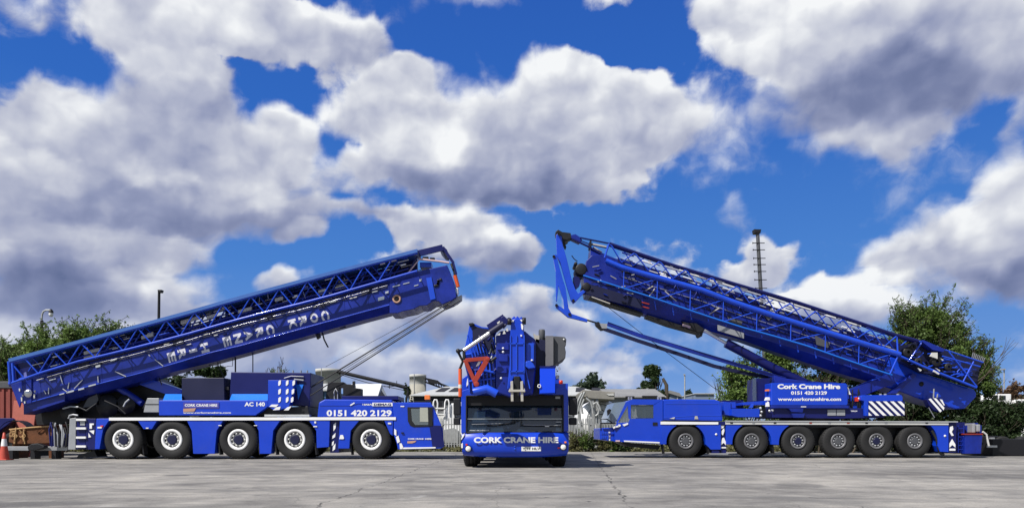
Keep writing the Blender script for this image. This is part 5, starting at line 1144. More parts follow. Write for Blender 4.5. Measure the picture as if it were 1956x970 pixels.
    MB().px([(897, 692), (916, 690), (913, 706), (906, 708)], y0 - .18, y0 - .14).build('triangle_plate', paint_plate, c); MB().px([(909, 699), (914, 690), (919, 690), (917, 694), (914, 698)], y0 - .22, y0 - .19).build('plate_mark', white, c)
    MB().tube([P(934, 692, y0 - .2), P(948, 682, y0 - .2)], .04).build('locking_pin', black, c)
    for k in range(34):
        x = random.uniform(912, 952); y = random.uniform(640, 744); MB().tube([P(x, y, y0 + .1), P(x + random.uniform(-9, 9), y + random.uniform(4, 16), y0 + .05)], random.uniform(.015, .04), 5).build('jib_hose', random.choice([boomblue, navy, steel, black, jibblue]), c)
    MB().px([(898, 752), (894, 722), (886, 690), (947, 687), (947, 752)], y0 + .1, y0 + .32).build('jib_bracket', boomblue, c, bevel=.02)
    m = MB()
    for k in range(7):
        m.tube([P(893 + k * 7, 690, y0 + .06), P(897 + k * 7, 748 - k * 2, y0 + .04)], .025, 5); m.tube([P(893 + k * 7, 640 + k * 5, y0 + .14), P(905 + k * 6, 690, y0 + .1)], .022, 5)
    m.tube([P(892, 700, y0 + .03), P(946, 712, y0 + .03)], .035, 6); m.tube([P(896, 728, y0 + .03), P(946, 722, y0 + .03)], .03, 6); m.tube([P(887, 678, y0 + .2), P(946, 668, y0 + .2)], .03, 6)
    m.build('jib_bracing', jibblue, c)
    MB().tube([P(905, 748, y0 - .3), P(930, 742, y0 - .35), P(949, 752, y0 - .35)], .11, 12).build('jib_foot_tube', jibblue, c)
    return c
glassfront = glass('front_windscreen_glass', (0.018, 0.034, 0.060), 0.62, 2.1)
paint_cab2 = paint('mid_grey_door', (0.15, 0.15, 0.165), 0.55)
bluelocker = paint('bright_blue_locker_paint', (0.006, 0.06, 0.75), 0.4, var=.03)
crane_centre()

# ------------------------------------------------------------------ vegetation
def leaf_mesh(name, mat, centres, radii, n, size, parent=None, org=None, squash=1.0, aim=0.35, **props):
    """n leaf-sized quads spread through the volume of many clumps, thinned towards their edges"""
    rng = RNG
    centres = np.array([tuple(c) for c in centres]); radii = np.array(radii)
    if radii.ndim == 1: radii = np.repeat(radii[:, None], 3, 1)
    wgt = (radii.prod(1)) ** .75; wgt /= wgt.sum()
    k = rng.choice(len(centres), n, p=wgt)
    d = rng.normal(size=(n, 3)); d /= np.linalg.norm(d, axis=1)[:, None]
    rr = rng.random(n) ** .45 * (1 + .16 * rng.normal(size=n))
    c = centres[k] + d * radii[k] * rr[:, None]
    tone = np.clip(rng.random(len(centres))[k] * .6 + rng.random(n) * .4, 0, 1)
    a = rng.normal(size=(n, 3)); a /= np.linalg.norm(a, axis=1)[:, None]
    nn = d * aim + a * (1 - aim); nn /= np.linalg.norm(nn, axis=1)[:, None]
    u = np.cross(nn, rng.normal(size=(n, 3))); u /= np.linalg.norm(u, axis=1)[:, None]
    w = np.cross(nn, u); s = size * rng.uniform(.6, 1.35, n)[:, None]
    u = u * s; w = w * s * .55
    q = np.stack([c - u, c - w * .9, c + u, c + w * .9], 1)
    org = np.array(wloc(parent) if parent is not None else org)
    q = q.reshape(-1, 3); q[:, 2] = np.maximum(q[:, 2], 0.01); q = q - org
    me = bpy.data.meshes.new(name); me.vertices.add(4 * n); me.vertices.foreach_set('co', q.astype(np.float32).ravel())
    me.loops.add(4 * n); me.loops.foreach_set('vertex_index', np.arange(4 * n)); me.polygons.add(n); me.polygons.foreach_set('loop_start', np.arange(0, 4 * n, 4)); me.update()
    at = me.attributes.new('tone', 'FLOAT', 'FACE'); at.data.foreach_set('value', tone.astype(np.float32))
    me.materials.append(mat); o = bpy.data.objects.new(name, me); COL.objects.link(o); o.parent = parent
    if parent is None: o.location = org
    for a_, b_ in props.items(): o[a_] = b_
    return o
def grow(m, p, d, L, r, depth, tips, spread=.55, up=.25):
    p = V(p); d = V(d).normalized(); q = p
    for i in range(3):
        d = (d + V((random.uniform(-.16, .16), random.uniform(-.16, .16), random.uniform(-.05, .14)))).normalized(); e = q + d * L / 3
        m.tube([q, e], r * (1 - .18 * i), 5 if depth < 2 else 4, r * (1 - .18 * (i + 1))); q = e
        if depth > 0 and i > 0: tips.append(q)
    tips.append(q)
    if depth <= 0: return
    for k in range(random.choice((2, 3, 3))):
        nd = (d + V((random.uniform(-1, 1), random.uniform(-1, 1), random.uniform(-.3, .7) + up)) * spread).normalized()
        grow(m, q, nd, L * random.uniform(.6, .8), r * .52, depth - 1, tips, spread, up)
def tree(name, label, cat, x, d, h, w, mat, n, size, group=None, nclump=26, trunk=.16, low=.25, stems=1, shape='round', twigs=0, lean=0.0, sub=1.0):
    """x, depth, height and crown width in metres"""
    t = thing(name, label, cat, (x, d, 0), group); m = MB(); tips = []
    for k in range(stems):
        a = 2 * math.pi * k / max(stems, 1) + random.uniform(-.4, .4); sx = .0 if stems == 1 else .35
        grow(m, (x + math.cos(a) * sx * .4, d + math.sin(a) * sx * .4, -.05), (math.cos(a) * sx + lean, math.sin(a) * sx, 1), h * .33, trunk * (1 if stems == 1 else .65), 3, tips)
    m.build('trunk', bark, t)
    cs = []; rs = []; h0 = h * low
    for k in range(nclump):
        u = random.random(); z = h0 + (h - h0) * (u ** .85)
        f = (z - h0) / (h - h0)
        if shape == 'round': rw = math.sqrt(max(0.02, 1 - (f * 1.75 - .75) ** 2 * .95))
        elif shape == 'hedge': rw = 1.0 - .25 * f
        else: rw = 1.0 - .55 * f
        a = random.uniform(0, 2 * math.pi); q = random.random() ** .5 * rw * w / 2 * .86
        r = random.uniform(.10, .21) * w * sub
        cs.append((x + math.cos(a) * q + lean * z * .3, d + math.sin(a) * q * .8, min(z, h - r * .5))); rs.append((r, r, r * random.uniform(.7, 1.1)))
    leaf_mesh('crown', mat, cs, rs, n, size, t)
    if twigs:
        m = MB(); lc = []; lr = []
        for k in range(twigs):
            a = random.uniform(0, 2 * math.pi); f = random.uniform(.35, 1.0)
            z = h0 + (h - h0) * f; rw = math.sqrt(max(0.05, 1 - (f * 1.75 - .75) ** 2 * .95)) if shape == 'round' else 1 - .3 * f
            p0 = V((x + math.cos(a) * w / 2 * rw * .7, d + math.sin(a) * w / 2 * rw * .5, z)); dr = V((math.cos(a) * .7, math.sin(a) * .4, random.uniform(.5, 1.5))).normalized()
            L = random.uniform(.08, .17) * h; pts = [p0 + dr * L * s + V((random.uniform(-.1, .1), 0, random.uniform(-.1, .1))) * s for s in (0, .5, 1)]
            m.tube(pts, .025, 4, .008)
            for s in (.3, .5, .7, .85, 1):
                p = p0 + dr * L * s; lc.append(p); lr.append(.16)
                if random.random() < .6:
                    e = p + V((random.uniform(-.4, .4), random.uniform(-.3, .3), random.uniform(0, .4))); m.tube([p, e], .012, 3); lc.append(e); lr.append(.12)
        m.build('twigs', twig, t); leaf_mesh('twig_leaves', mat, lc, lr, max(200, len(lc) * 7), size * .75, t)
    return t
def wx(px_, d): return (px_ - CX) * d / FPX
def hz(py_, d): return CAMH + (HY - py_) * d / FPX

def planting():
    # left shrubs behind the lattice jib, rising to the right
    L_ = [(-6, 672, 92), (34, 658, 86), (74, 648, 84), (112, 640, 84), (150, 632, 80), (186, 630, 80), (222, 640, 66)]
    lab = ['bushy green shrub at the very left edge, behind the red container', 'bushy shrub just right of the one at the left edge, under the jib tail',
           'bushy shrub standing directly behind the swan neck lamp', 'bushy shrub just right of the swan neck lamp', 'bushy shrub between the lamp and the reddish tip',
           'tallest leafy shrub of the left row, with a reddish tip', 'last shrub of the left row, towards the tall black pole']
    for i, (px_, py_, wd) in enumerate(L_):
        d = 40 + (i % 2) * 1.5
        tree('shrub', lab[i], 'shrub', wx(px_, d), d, hz(py_, d), wd * d / FPX, leaf_lite if i in (1, 2, 3, 4, 5) else leaf_mid, 15000, .085, 'shrubs behind the left jib', 90, .10, .25, 3, 'hedge', 46, sub=.62)
    # darker growth seen under the left boom
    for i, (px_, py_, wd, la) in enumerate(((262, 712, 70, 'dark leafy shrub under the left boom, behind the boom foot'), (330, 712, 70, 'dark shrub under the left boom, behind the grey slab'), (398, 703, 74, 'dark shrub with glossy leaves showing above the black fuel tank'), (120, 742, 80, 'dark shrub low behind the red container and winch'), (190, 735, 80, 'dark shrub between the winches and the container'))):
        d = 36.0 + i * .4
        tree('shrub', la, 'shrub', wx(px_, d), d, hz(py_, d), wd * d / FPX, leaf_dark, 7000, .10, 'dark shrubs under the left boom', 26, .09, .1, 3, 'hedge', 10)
    d = 37; tree('shrub', 'small green shrub seen between engine housing and phone number bonnet', 'shrub', wx(600, d), d, hz(742, d), 34 * d / FPX, leaf_mid, 3500, .09, None, 16, .06, .1, 2, 'hedge', 12)
    t = thing('bare_shrub', 'leafless shrub with upright twigs above the left engine housing', 'shrub', (wx(535, 38), 38, 0)); m = MB()
    for px_, py_ in ((541, 682), (536, 694), (530, 700), (524, 703), (519, 705), (546, 700), (533, 690), (508, 706)):
        x = wx(px_, 38); b = V((wx(532, 38) + random.uniform(-.4, .4), 38, 0)); e = V((x, 38, hz(py_, 38)))
        m.tube([b, b.lerp(e, .5) + V((random.uniform(-.1, .1), 0, 0)), e], .04, 5, .012)
        for s in (.75, .85, .92):
            q = b.lerp(e, s); m.tube([q, q + V((random.uniform(-.25, .25), 0, random.uniform(.15, .45)))], .014, 4)
    m.build('stem', twig, t); leaf_mesh('leaves', leaf_mid, [(wx(534 + random.uniform(-12, 12), 38), 38, hz(random.uniform(700, 730), 38)) for _ in range(14)], [.2] * 14, 500, .07, t)
    # trees far behind on the skyline
    far = [(1127, 708, 62, 120, 'round', 'loose crowned tree on the skyline right of the middle crane', 'round', 4500), (1247, 698, 62, 85, 'round', 'dense rounded tree with a bare trunk beside it, over the long grey shed', 'round', 6500),
           (1319, 744, 28, 150, 'round', 'small distant tree right of the thin mast', 'round', 1500), (1352, 753, 34, 170, 'round', 'low distant tree left of the leafy shrub at the right cab', 'round', 1500)]
    for px_, py_, wd, d, _, la, sh, n in far:
        tree('tree', la, 'tree', wx(px_, d), d, hz(py_, d), wd * d / FPX, leaf_far if d > 100 else leaf_dark, n, .0028 * d, 'trees on the skyline', 24, .3, .35 if d < 160 else .1, 1, sh)
    d = 84; m = MB(); m.tube([(wx(1274, d), d, 0), (wx(1273, d), d, hz(735, d)), (wx(1266, d), d, hz(722, d))], .28, 8, .16); tag(m.build('dead_tree', bark), 'bare forked trunk beside the dense rounded tree', 'tree')
    d = 110; tree('tree', 'small dark tree at the left end of the skylit grey roof', 'tree', wx(782, d), d, hz(731, d), 26 * d / FPX, leaf_dark, 1800, .22, 'trees on the skyline', 14, .2, .2, 1, 'round', 6)
    # shrub behind the right crane's bonnet and the hedge under its boom
    d = 34.5; tree('shrub', 'bright leafy shrub with long arching twigs behind the right crane bonnet', 'shrub', wx(1418, d), d, hz(696, d), 100 * d / FPX, leaf_lite, 13000, .075, 'shrubs behind the right crane', 60, .1, .15, 4, 'round', 46)
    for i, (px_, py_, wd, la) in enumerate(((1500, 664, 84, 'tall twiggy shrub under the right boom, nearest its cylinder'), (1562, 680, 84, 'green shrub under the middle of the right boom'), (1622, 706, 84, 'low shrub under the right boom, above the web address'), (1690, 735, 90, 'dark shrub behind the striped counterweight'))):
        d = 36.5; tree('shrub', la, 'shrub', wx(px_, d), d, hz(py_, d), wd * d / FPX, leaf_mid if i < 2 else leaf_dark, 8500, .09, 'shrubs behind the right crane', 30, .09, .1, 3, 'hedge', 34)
    d = 37; tree('tree', 'large spreading tree rising behind the right boom foot', 'tree', wx(1772, d), d, hz(592, d), 165 * d / FPX, leaf_mid, 40000, .07, 'trees behind the right crane', 120, .14, .40, 4, 'round', 120, sub=.50)
    d = 38; tree('tree', 'lower tree to the right of the largest one, against blue sky', 'tree', wx(1858, d), d, hz(668, d), 100 * d / FPX, leaf_mid, 22000, .07, 'trees behind the right crane', 90, .12, .22, 3, 'round', 70, sub=.52)
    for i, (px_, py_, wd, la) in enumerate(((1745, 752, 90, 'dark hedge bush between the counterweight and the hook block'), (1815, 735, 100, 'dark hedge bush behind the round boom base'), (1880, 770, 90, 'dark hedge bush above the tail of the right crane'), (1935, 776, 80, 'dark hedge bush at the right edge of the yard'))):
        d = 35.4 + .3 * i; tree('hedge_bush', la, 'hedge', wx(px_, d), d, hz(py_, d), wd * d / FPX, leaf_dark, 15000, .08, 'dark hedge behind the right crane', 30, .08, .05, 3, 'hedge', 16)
    for px_, py_, la in ((1925, 742, 'brown autumnal bush at the right edge'), (1952, 735, 'brown bush cut by the right edge of the picture')):
        d = 62; tree('bush', la, 'bush', wx(px_, d), d, hz(py_, d), 50 * d / FPX, leaf_brown, 3500, .17, 'brown bushes at the right', 18, .12, .1, 3, 'round', 16)
    # scrub along the fence foot
    labs = ('nearest the middle crane', 'second from the middle crane', 'below the steel canopy', 'below the white tank', 'next to the right cab', 'under the right crane cab')
    for i, px_ in enumerate((1098, 1114, 1132, 1150, 1168, 1190)):
        d = 38.6; tree('weed_clump', 'scrubby clump of weeds at the fence foot, ' + labs[i], 'weeds', wx(px_, d), d, hz(834 + random.uniform(-4, 6), d), 24 * d / FPX, (grassm, leaf_mid, leaf_dark)[i % 3], 1500, .07, 'weeds along the fence', 12, .02, .0, 2, 'hedge', 12)
    n = 9000; cs = [(random.uniform(-24, 28), random.uniform(38.3, 40.0), .06 + random.random() ** 2 * .25) for _ in range(500)]
    g = leaf_mesh('grass', grassm, cs, [(.3, .25, .12)] * 500, 26000, .07, None, org=(0, 39, 0), kind='stuff')
planting()

# ------------------------------------------------------------------ buildings, tanks and masts beyond the fence
def gable(parent, x0, x1, d0, d1, ze, zr, roof, wall, hip=0.0):
    """long shed whose ridge runs along x"""
    MB().box((x0 + .2, d0 + .3, 0), (x1 - .2, d1 - .3, ze)).build('wall', wall, parent)
    dm = (d0 + d1) / 2; t = .12
    v = [(x0, d0, ze), (x1, d0, ze), (x1 - hip, dm, zr), (x0 + hip, dm, zr), (x0, d1, ze), (x1, d1, ze)]
    v2 = [(a, b, c_ + t) for a, b, c_ in v]
    return MB().add(v + v2, [[0, 1, 2, 3], [3, 2, 5, 4], [6, 7, 8, 9], [9, 8, 11, 10], [0, 1, 7, 6], [4, 5, 11, 10], [0, 3, 9, 6], [3, 4, 10, 9], [1, 2, 8, 7], [2, 5, 11, 8]]).build('roof', roof, parent)
def tank(name, label, px0, px1, pyt, d, split, group):
    x0, x1 = wx(px0, d), wx(px1, d); r = (x1 - x0) / 2; c = (x0 + r, d + r, 0); z = hz(pyt, d)
    t = thing(name, label, 'silo', c, group); zs = hz(split, d)
    MB().lathe(c, (0, 0, 1), [(r, zs), (r, z - .5), (r * 1.015, z - .5), (r * 1.015, z), (r * .97, z), (.001, z + r * .10)], 48).build('upper_shell', concw, t)
    MB().lathe(c, (0, 0, 1), [(r * 1.004, 0), (r * 1.004, zs), (r, zs)], 48).build('lower_shell', concb, t)
    m = MB(); m.tube([(c[0] - r * .3, c[1] - r * .97, 0), (c[0] - r * .3, c[1] - r * .97, z)], .06, 5); m.build('ladder', steel, t); return t
def background():
    tank('concrete_silo', 'large pale concrete silo behind the left crane ropes', 597, 645, 703, 105, 745, 'concrete silos')
    tank('concrete_silo', 'smaller concrete silo with buff lower half beside the sloping conveyor', 780, 812, 714, 112, 733, 'concrete silos')
    d = 104; t = thing('conveyor', 'long dark conveyor sloping down right from the large silo', 'conveyor', (wx(712, d), d, 0))
    m = MB(); m.tube([P(644, 709, d), P(700, 722, d), P(758, 735, d), P(776, 740, d)], .26, 8); m.build('gallery', greasy, t)
    m = MB(); m.tube([P(776, 740, d), P(780, 748, d), P(776, 760, d), V((wx(776, d), d, 0))], .16, 6); m.build('chute', black, t)
    m = MB(); m.tube([P(647, 714, d), P(680, 724, d), P(704, 731, d), P(772, 745, d)], .05, 5); m.tube([P(734, 738, d), P(757, 737, d), P(758, 727, d)], .05, 5); m.tube([P(744, 742, d), P(744, 735, d)], .05, 5); m.build('stay_cable', greasy, t)
    d = 110; t = thing('conveyor', 'short truss conveyor descending right from the smaller silo', 'conveyor', (wx(835, d), d, 0)); m = MB()
    m.tube([P(812, 722, d), P(858, 739, d)], .15, 6); m.tube([P(812, 729, d), P(850, 743, d)], .12, 6)
    for k in range(8): m.tube([P(812 + k * 5, 722 + k * 1.9, d), P(814.5 + k * 5, 730 + k * 1.9, d)], .07, 4)
    m.build('truss', greasy, t); m = MB(); m.px([(818, 722), (836, 726), (842, 731), (828, 733), (818, 730)], d - .4, d + .4); m.build('drive_unit', greasy, t)
    # blue building, white sheds
    d = 70; t = thing('blue_building', 'blue clad building with a white roof left of the hook cradle', 'building', (wx(608, d), d + 5, 0))
    MB().px([(585, 745), (626, 745), (626, 829 + 18), (585, 829 + 18)], d, d + 10).build('wall', wallb, t)
    for x in (592, 604, 616): MB().pxb(x, 746, x + 1, 840, d - .08, d).build('wall_rib', walld, t)
    MB().prism([P(583, 746, d - .3), P(628, 746, d - .3), P(626, 735, d + 6), P(588, 735, d + 6)], (0, 0, .15)).build('roof', roofm, t)
    d = 92; t = thing('white_shed', 'white roofed shed with a dark gable end above the phone number', 'building', (wx(700, d), d + 6, 0))
    g0 = [P(661, 758, d), P(722, 758, d), P(729, 735.5, d + 6), P(671, 736, d + 6)]
    MB().prism(g0, (0, 0, .2)).build('roof', whiteroof, t)
    MB().prism([P(722, 757, d), P(739, 757, d + 3), P(729, 736, d + 5.8)], (0, .3, 0)).build('gable_end', galv, t)
    MB().prism([P(725, 757, d - .1), P(736, 757, d + 1.5), P(729, 745, d + 3)], (0, -.1, 0)).build('gable_vent', walld, t)
    MB().box((P(663, 0, d).x, d + .2, 0), (P(721, 0, d).x, d + 11, P(0, 758, d).z)).build('wall', wallb, t)
    # long warehouse running behind the middle crane
    d = 82; x0, x1 = wx(785, d), wx(1166, d); t = thing('warehouse', 'long warehouse with pale roof and skylights behind the middle crane', 'building', ((x0 + x1) / 2, d + 8, 0))
    zr = hz(739.5, d + 8); rf = gable(t, x0, x1, d, d + 16, hz(755.5, d), zr, roofm, wallg, hip=3.2)
    for px_ in (822, 848, 872, 1098, 1130):
        a = V((wx(px_, d), d, hz(755.5, d))); f0, f1 = .32, .78
        def rp(u, dx): return V((wx(px_, d) + dx + u * .9, d + 8 * u - .02, hz(755.5, d) + (zr - hz(755.5, d)) * u + .14))
        MB().prism([rp(f0, 0), rp(f0, 1.0), rp(f1, 1.0), rp(f1, 0)], (0, 0, .04)).build('skylight', walld, rf)
    MB().box((x0 + .3, d + .12, hz(768, d)), (x1 - .3, d + .28, hz(757, d))).build('eaves_shade_strip', walld, t)  # dark strip on the wall top, shade under the eaves put in as colour
    MB().tube([(x0, d - .1, hz(755.5, d)), (x1, d - .1, hz(755.5, d))], .09, 6).build('gutter', galv, t)
    for px_ in (835, 858, 1100): MB().pxb(px_, 772, px_ + 14, 829 + 15, d + .1, d + .25).build('shutter_door', walld, t)
    # long low grey sheds
    d = 76; x0, x1 = wx(1160, d), wx(1273, d); t = thing('long_shed', 'long low grey shed with dark slots under the rounded tree', 'building', ((x0 + x1) / 2, d + 6, 0))
    gable(t, x0, x1, d, d + 12, hz(759, d), hz(744.5, d + 6), roofd, wallg)
    for a, b, y in ((1196, 1212, 756), (1228, 1256, 755), (1262, 1270, 757)): MB().pxb(a, y, b, y + 2.5, d - .5, d + .9).build('dark_slot', walld, t)
    MB().pxb(1236, 741, 1238.5, 746, d + 5.5, d + 6).build('roof_vent', galv, t)
    d = 96; t = thing('blue_grey_unit', 'blue grey gabled unit right of the long shed', 'building', (wx(1288, d), d + 6, 0))
    MB().px([(1272, 748), (1280, 746), (1296, 750), (1302, 758), (1302, 829 + 13), (1272, 829 + 13)], d, d + 12).build('wall', farwall, t)
    MB().pxb(1293, 750, 1295, 762, d - .1, d - .01).build('downpipe', roofm, t); MB().prism([P(1270, 748, d - .3), P(1280, 745, d - .3), P(1298, 750, d - .3), P(1304, 758.5, d - .3)][0:4], (0, 12.5, 0)).build('roof', roofd, t)
    d = 140; t = thing('far_unit', 'flat roofed pale blue unit far off left of the leafy shrub', 'building', (wx(1352, d), d + 6, 0))
    MB().px([(1328, 752), (1364, 752), (1364, 829 + 9), (1328, 829 + 9)], d, d + 14).build('wall', farwall, t); MB().px([(1327, 750.5), (1365, 750.5), (1365, 752), (1327, 752)], d - .3, d + 14.5).build('roof_edge', roofm, t)
    MB().pxb(1364.5, 761, 1378, 829 + 9, d + 2, d + 12).build('low_wing', roofm, t)
    # steel canopy with its posts and braces
    d = 46; t = thing('steel_canopy', 'weathered steel canopy on curved posts right of the middle crane', 'canopy', (wx(1140, d), d + 2, 0))
    MB().px([(1110, 748), (1114, 744), (1174, 748), (1174, 763), (1132, 761), (1112, 757)], d, d + 4).build('roof', canopym, t, bevel=.03)
    MB().px([(1158, 752), (1172, 751), (1173, 755), (1163, 755)], d - .04, d - .01).build('roof_patch', offwhite, t)
    for px_ in (1133, 1141): MB().px([(px_ - 3, 762), (px_ + 2, 762), (px_ + 4, 829 + 26), (px_ - 1, 829 + 26)], d + .1, d + .5).build('post', galv, t)
    m = MB()
    for q in (((1112, 750), (1104, 765), (1102, 775), (1105, 790)), ((1117, 748), (1110, 762), (1106, 776), (1108, 800), (1114, 822)), ((1119, 760), (1127, 766), (1131, 775), (1133, 790)), ((1116, 762), (1110, 775), (1113, 790)), ((1138, 775), (1144, 782), (1143, 790), (1138, 794)), ((1133, 772), (1139, 768), (1145, 776), (1147, 784)), ((1105, 785), (1106, 800), (1112, 815)), ((1126, 793), (1126, 830))):
        m.tube([P(x, y, d - .2) for x, y in q], .07, 6)
    m.build('curved_brace', galv, t)
    # white tanker drum
    d = 48; t = thing('tanker_trailer', 'rounded white tanker behind the fence under the steel canopy', 'tanker', (wx(1140, d), d + 3, 0))
    m = MB(); c_ = P(1140, 802, d + 3); r_ = 1.36; m.lathe(c_, (0, 1, 0), [(.001, -3.0), (.8, -2.9), (1.2, -2.65), (r_, -2.2), (r_ + .02, 2.4), (1.1, 2.9), (.001, 3.0)], 40); m.build('tank', white, t)
    m = MB(); m.lathe(c_, (0, 1, 0), [(.95, -2.86), (1.0, -2.84), (1.0, -2.80)], 40); m.build('tank_ring', steel, t)
    m = MB(); m.box((c_.x - .9, d + .3, .75), (c_.x + .9, d + 6, 1.0)); m.build('frame', galv, t)
    for s in (-1, 1):
        for k in (1.2, 4.4): MB().lathe((c_.x + s * .8, d + k, .5), (1, 0, 0), [(.001, -.15), (.45, -.15), (.5, -.1), (.5, .1), (.45, .15), (.001, .15)], 24).build('wheel', rubber, t)
    m = MB(); m.tube([P(1142, 784, d - .4), P(1150, 782, d - .4), P(1160, 790, d - .4)], .03, 5); m.tube([P(1135, 790, d - .3), P(1165, 792, d - .3)], .03, 5); m.build('grab_rail', black, t)
    # white lorry behind the fence on the left of the middle crane
    d = 43; t = thing('white_lorry', 'white lorry with hooped grab rails behind the fence left of the middle crane', 'lorry', (wx(868, d), d + 3, 0))
    MB().px([(852, 780), (862, 770), (884, 767), (900, 768), (900, 838), (858, 840), (848, 825), (846, 800)], d, d + 2.3).build('cab', white, t, bevel=.06)
    MB().px([(866, 776), (896, 774), (896, 798), (868, 800)], d - .03, d - .005).build('cab_window', glassd, t, bevel=.01)
    MB().px([(832, 785), (852, 784), (852, 812), (832, 814)], d + .8, d + 3).build('body', offwhite, t)
    for a in (0, 22):
        x = 827 + a; MB().tube([P(x, 795, d - .1), P(x + 1, 768, d - .1), P(x + 3, 763, d - .1), P(x + 7, 763, d - .1), P(x + 9, 769, d - .1), P(x + 8, 790, d - .1)], .045, 7).build('grab_hoop', white, t)
    m = MB(); m.tube([P(824, 780, d - .1), P(850, 780, d - .1)], .06, 6); m.tube([P(826, 790, d - .1), P(848, 792, d - .1)], .05, 6); m.build('rail', offwhite, t)
    MB().pxb(831, 765, 845, 782, d + .6, d + .8).build('exhaust_stack', black, t); MB().px([(846, 820), (866, 816), (876, 822), (876, 846), (850, 846)], d - .2, d + .2).build('front_bumper', galv, t, bevel=.03)
    for x in (858, 890): MB().lathe(P(x, 843, d + .1), (0, 1, 0), [(.001, 0), (.3, 0), (.46, .03), (.5, .1), (.5, .3), (.001, .3)], 24).build('wheel', rubber, t)
    # palisade fence, bay by bay
    d = 41; bays = [(-17.6 + 2.75 * k) for k in range(13)]
    t = thing('palisade_fence', 'galvanised palisade fence with pointed pales along the back of the yard', 'fence', (0, d, 0))
    for k, x0 in enumerate(bays):
        m = MB(); x = x0 + .12
        while x < x0 + 2.65:
            h = 1.85 + random.uniform(-.01, .01); m.prism([(x, d, .05), (x + .07, d, .05), (x + .07, d, h - .08), (x + .035, d, h), (x, d, h - .08)], (0, .012, 0)); x += .155
        m.box((x0, d + .013, .35), (x0 + 2.75, d + .05, .40)); m.box((x0, d + .013, 1.45), (x0 + 2.75, d + .05, 1.50)); m.build('fence_panel', galv, t)
        MB().box((x0 - .05, d + .051, 0), (x0 + .05, d + .15, 1.8)).build('post', galv, t)
    # masts and lamps
    d = 52; t = thing('floodlight_mast', 'tall black mast with short rungs and a box head above the right boom', 'mast', (wx(1451, d), d, 0))
    m = MB(); a = P(1447, 445, d); b = P(1453, 553, d); dirn = (b - a).normalized(); base = a + dirn * (a.z / -dirn.z); m.tube([base, a], .17, 8, .13); m.build('mast_pole', cabgrey, t)
    for y in (465, 478, 494, 506, 519, 535, 551):
        q = a + dirn * ((hz(y, d) - a.z) / dirn.z); m = MB(); m.tube([q + V((-.42, -.12, 0)), q + V((.42, -.12, 0))], .03, 5); m.tube([q + V((-.42, -.12, -.06)), q + V((-.42, -.12, .06))], .03, 5); m.build('rung', black, t)
    MB().px([(1440.5, 437.5), (1454.5, 438), (1453, 445), (1442, 445)], d - .2, d + .3).build('lamp_head', black, t, bevel=.02)
    d = 55; t = thing('lamp_post', 'plain black pole with a flat head above the left jib', 'lamp post', (wx(301, d), d, 0)); MB().tube([(wx(300, d), d, 0), P(304, 557, d)], .12, 8, .10).build('pole', black, t); MB().px([(300.5, 553), (308.5, 553), (307, 558), (301.5, 558)], d - .2, d + .2).build('lamp_head', black, t, bevel=.02)
    d = 44; t = thing('swan_neck_lamp', 'swan neck street lamp standing over the left shrubs', 'street lamp', (wx(80, d), d, 0))
    MB().tube([(wx(79, d), d, 0), P(80, 606, d), P(80.5, 600, d), P(83, 594.5, d), P(88, 592, d), P(96, 592, d), P(100, 593.5, d)], .05, 7).build('pole', galv, t)
    MB().lathe(P(97.5, 600, d), (0, 0, 1), [(.001, -.16), (.09, -.13), (.13, 0), (.10, .13), (.04, .2), (.001, .2)], 16).build('lamp_head', lens, t)
    MB().lathe(P(97.5, 598, d), (0, 0, 1), [(.135, .02), (.12, .14), (.05, .24), (.001, .25)], 16).build('lamp_cap', black, t)
    for x, y in ((76, 623), (85, 622), (80, 616)): MB().px([(x - 3, y), (x + 3, y - 1.5), (x + 4, y + 2), (x - 2, y + 4)], d - .12, d + .12).build('floodlight', random.choice([black, steel]), t, bevel=.02)
    MB().tube([P(80, 612, d), P(80, 640, d)], .09, 8).build('pole_sleeve', black, t)
    for px_, py_, d, la in ((1308, 716, 140, 'thin distant mast right of the long shed'), (1918, 705, 80, 'distant street lamp against the sky at the right')):
        t = thing('street_lamp', la, 'street lamp', (wx(px_, d), d, 0), 'distant lamps'); MB().tube([(wx(px_, d), d, 0), P(px_, py_, d)], .0009 * d, 6).build('pole', galv, t); MB().px([(px_ - .6, py_ - 1.5), (px_ + 3, py_ - 1.5), (px_ + 3, py_ + .7), (px_ - .6, py_ + .7)] if px_ > 1800 else [(px_ - 1.3, py_ - 2), (px_ + 1.3, py_ - 2), (px_ + 1.3, py_), (px_ - 1.3, py_)], d - .3, d + .3).build('lamp_head', galv, t)
    # container and clutter at the left edge
    d = 31.2; x0, x1 = wx(-90, d), wx(62, d); t = thing('shipping_container', 'maroon shipping container with dark top rail at the left edge', 'container', ((x0 + x1) / 2, d + 1.2, 0))
    z0, z1 = .55, hz(741, d); m = MB(); x = x0
    pts = []
    while x < x1:
        pts += [(x, d), (x + .09, d), (x + .13, d + .05), (x + .22, d + .05), (x + .26, d)]; x += .26
    vs = []; fs = []
    for i, (a, b) in enumerate(pts): vs += [(a, b, z0), (a, b, z1)]
    for i in range(len(pts) - 1): fs.append([2 * i, 2 * i + 2, 2 * i + 3, 2 * i + 1])
    m.add(vs, fs); m.box((x0, d + .06, z0), (x1, d + 2.4, z1)); m.build('corrugated_side', maroon, t)
    MB().box((x0 - .05, d - .04, z1), (x1 + .05, d + 2.45, hz(728, d))).build('top_rail', cabgrey, t, bevel=.02)
    MB().box((x0 - .05, d - .04, z0 - .14), (x1 + .05, d + 2.45, z0)).build('bottom_rail', maroon, t)
    MB().box((x0 + .1, d + .2, 0), (x1 - .1, d + 2.2, z0 - .14)).build('support_skid', black, t)
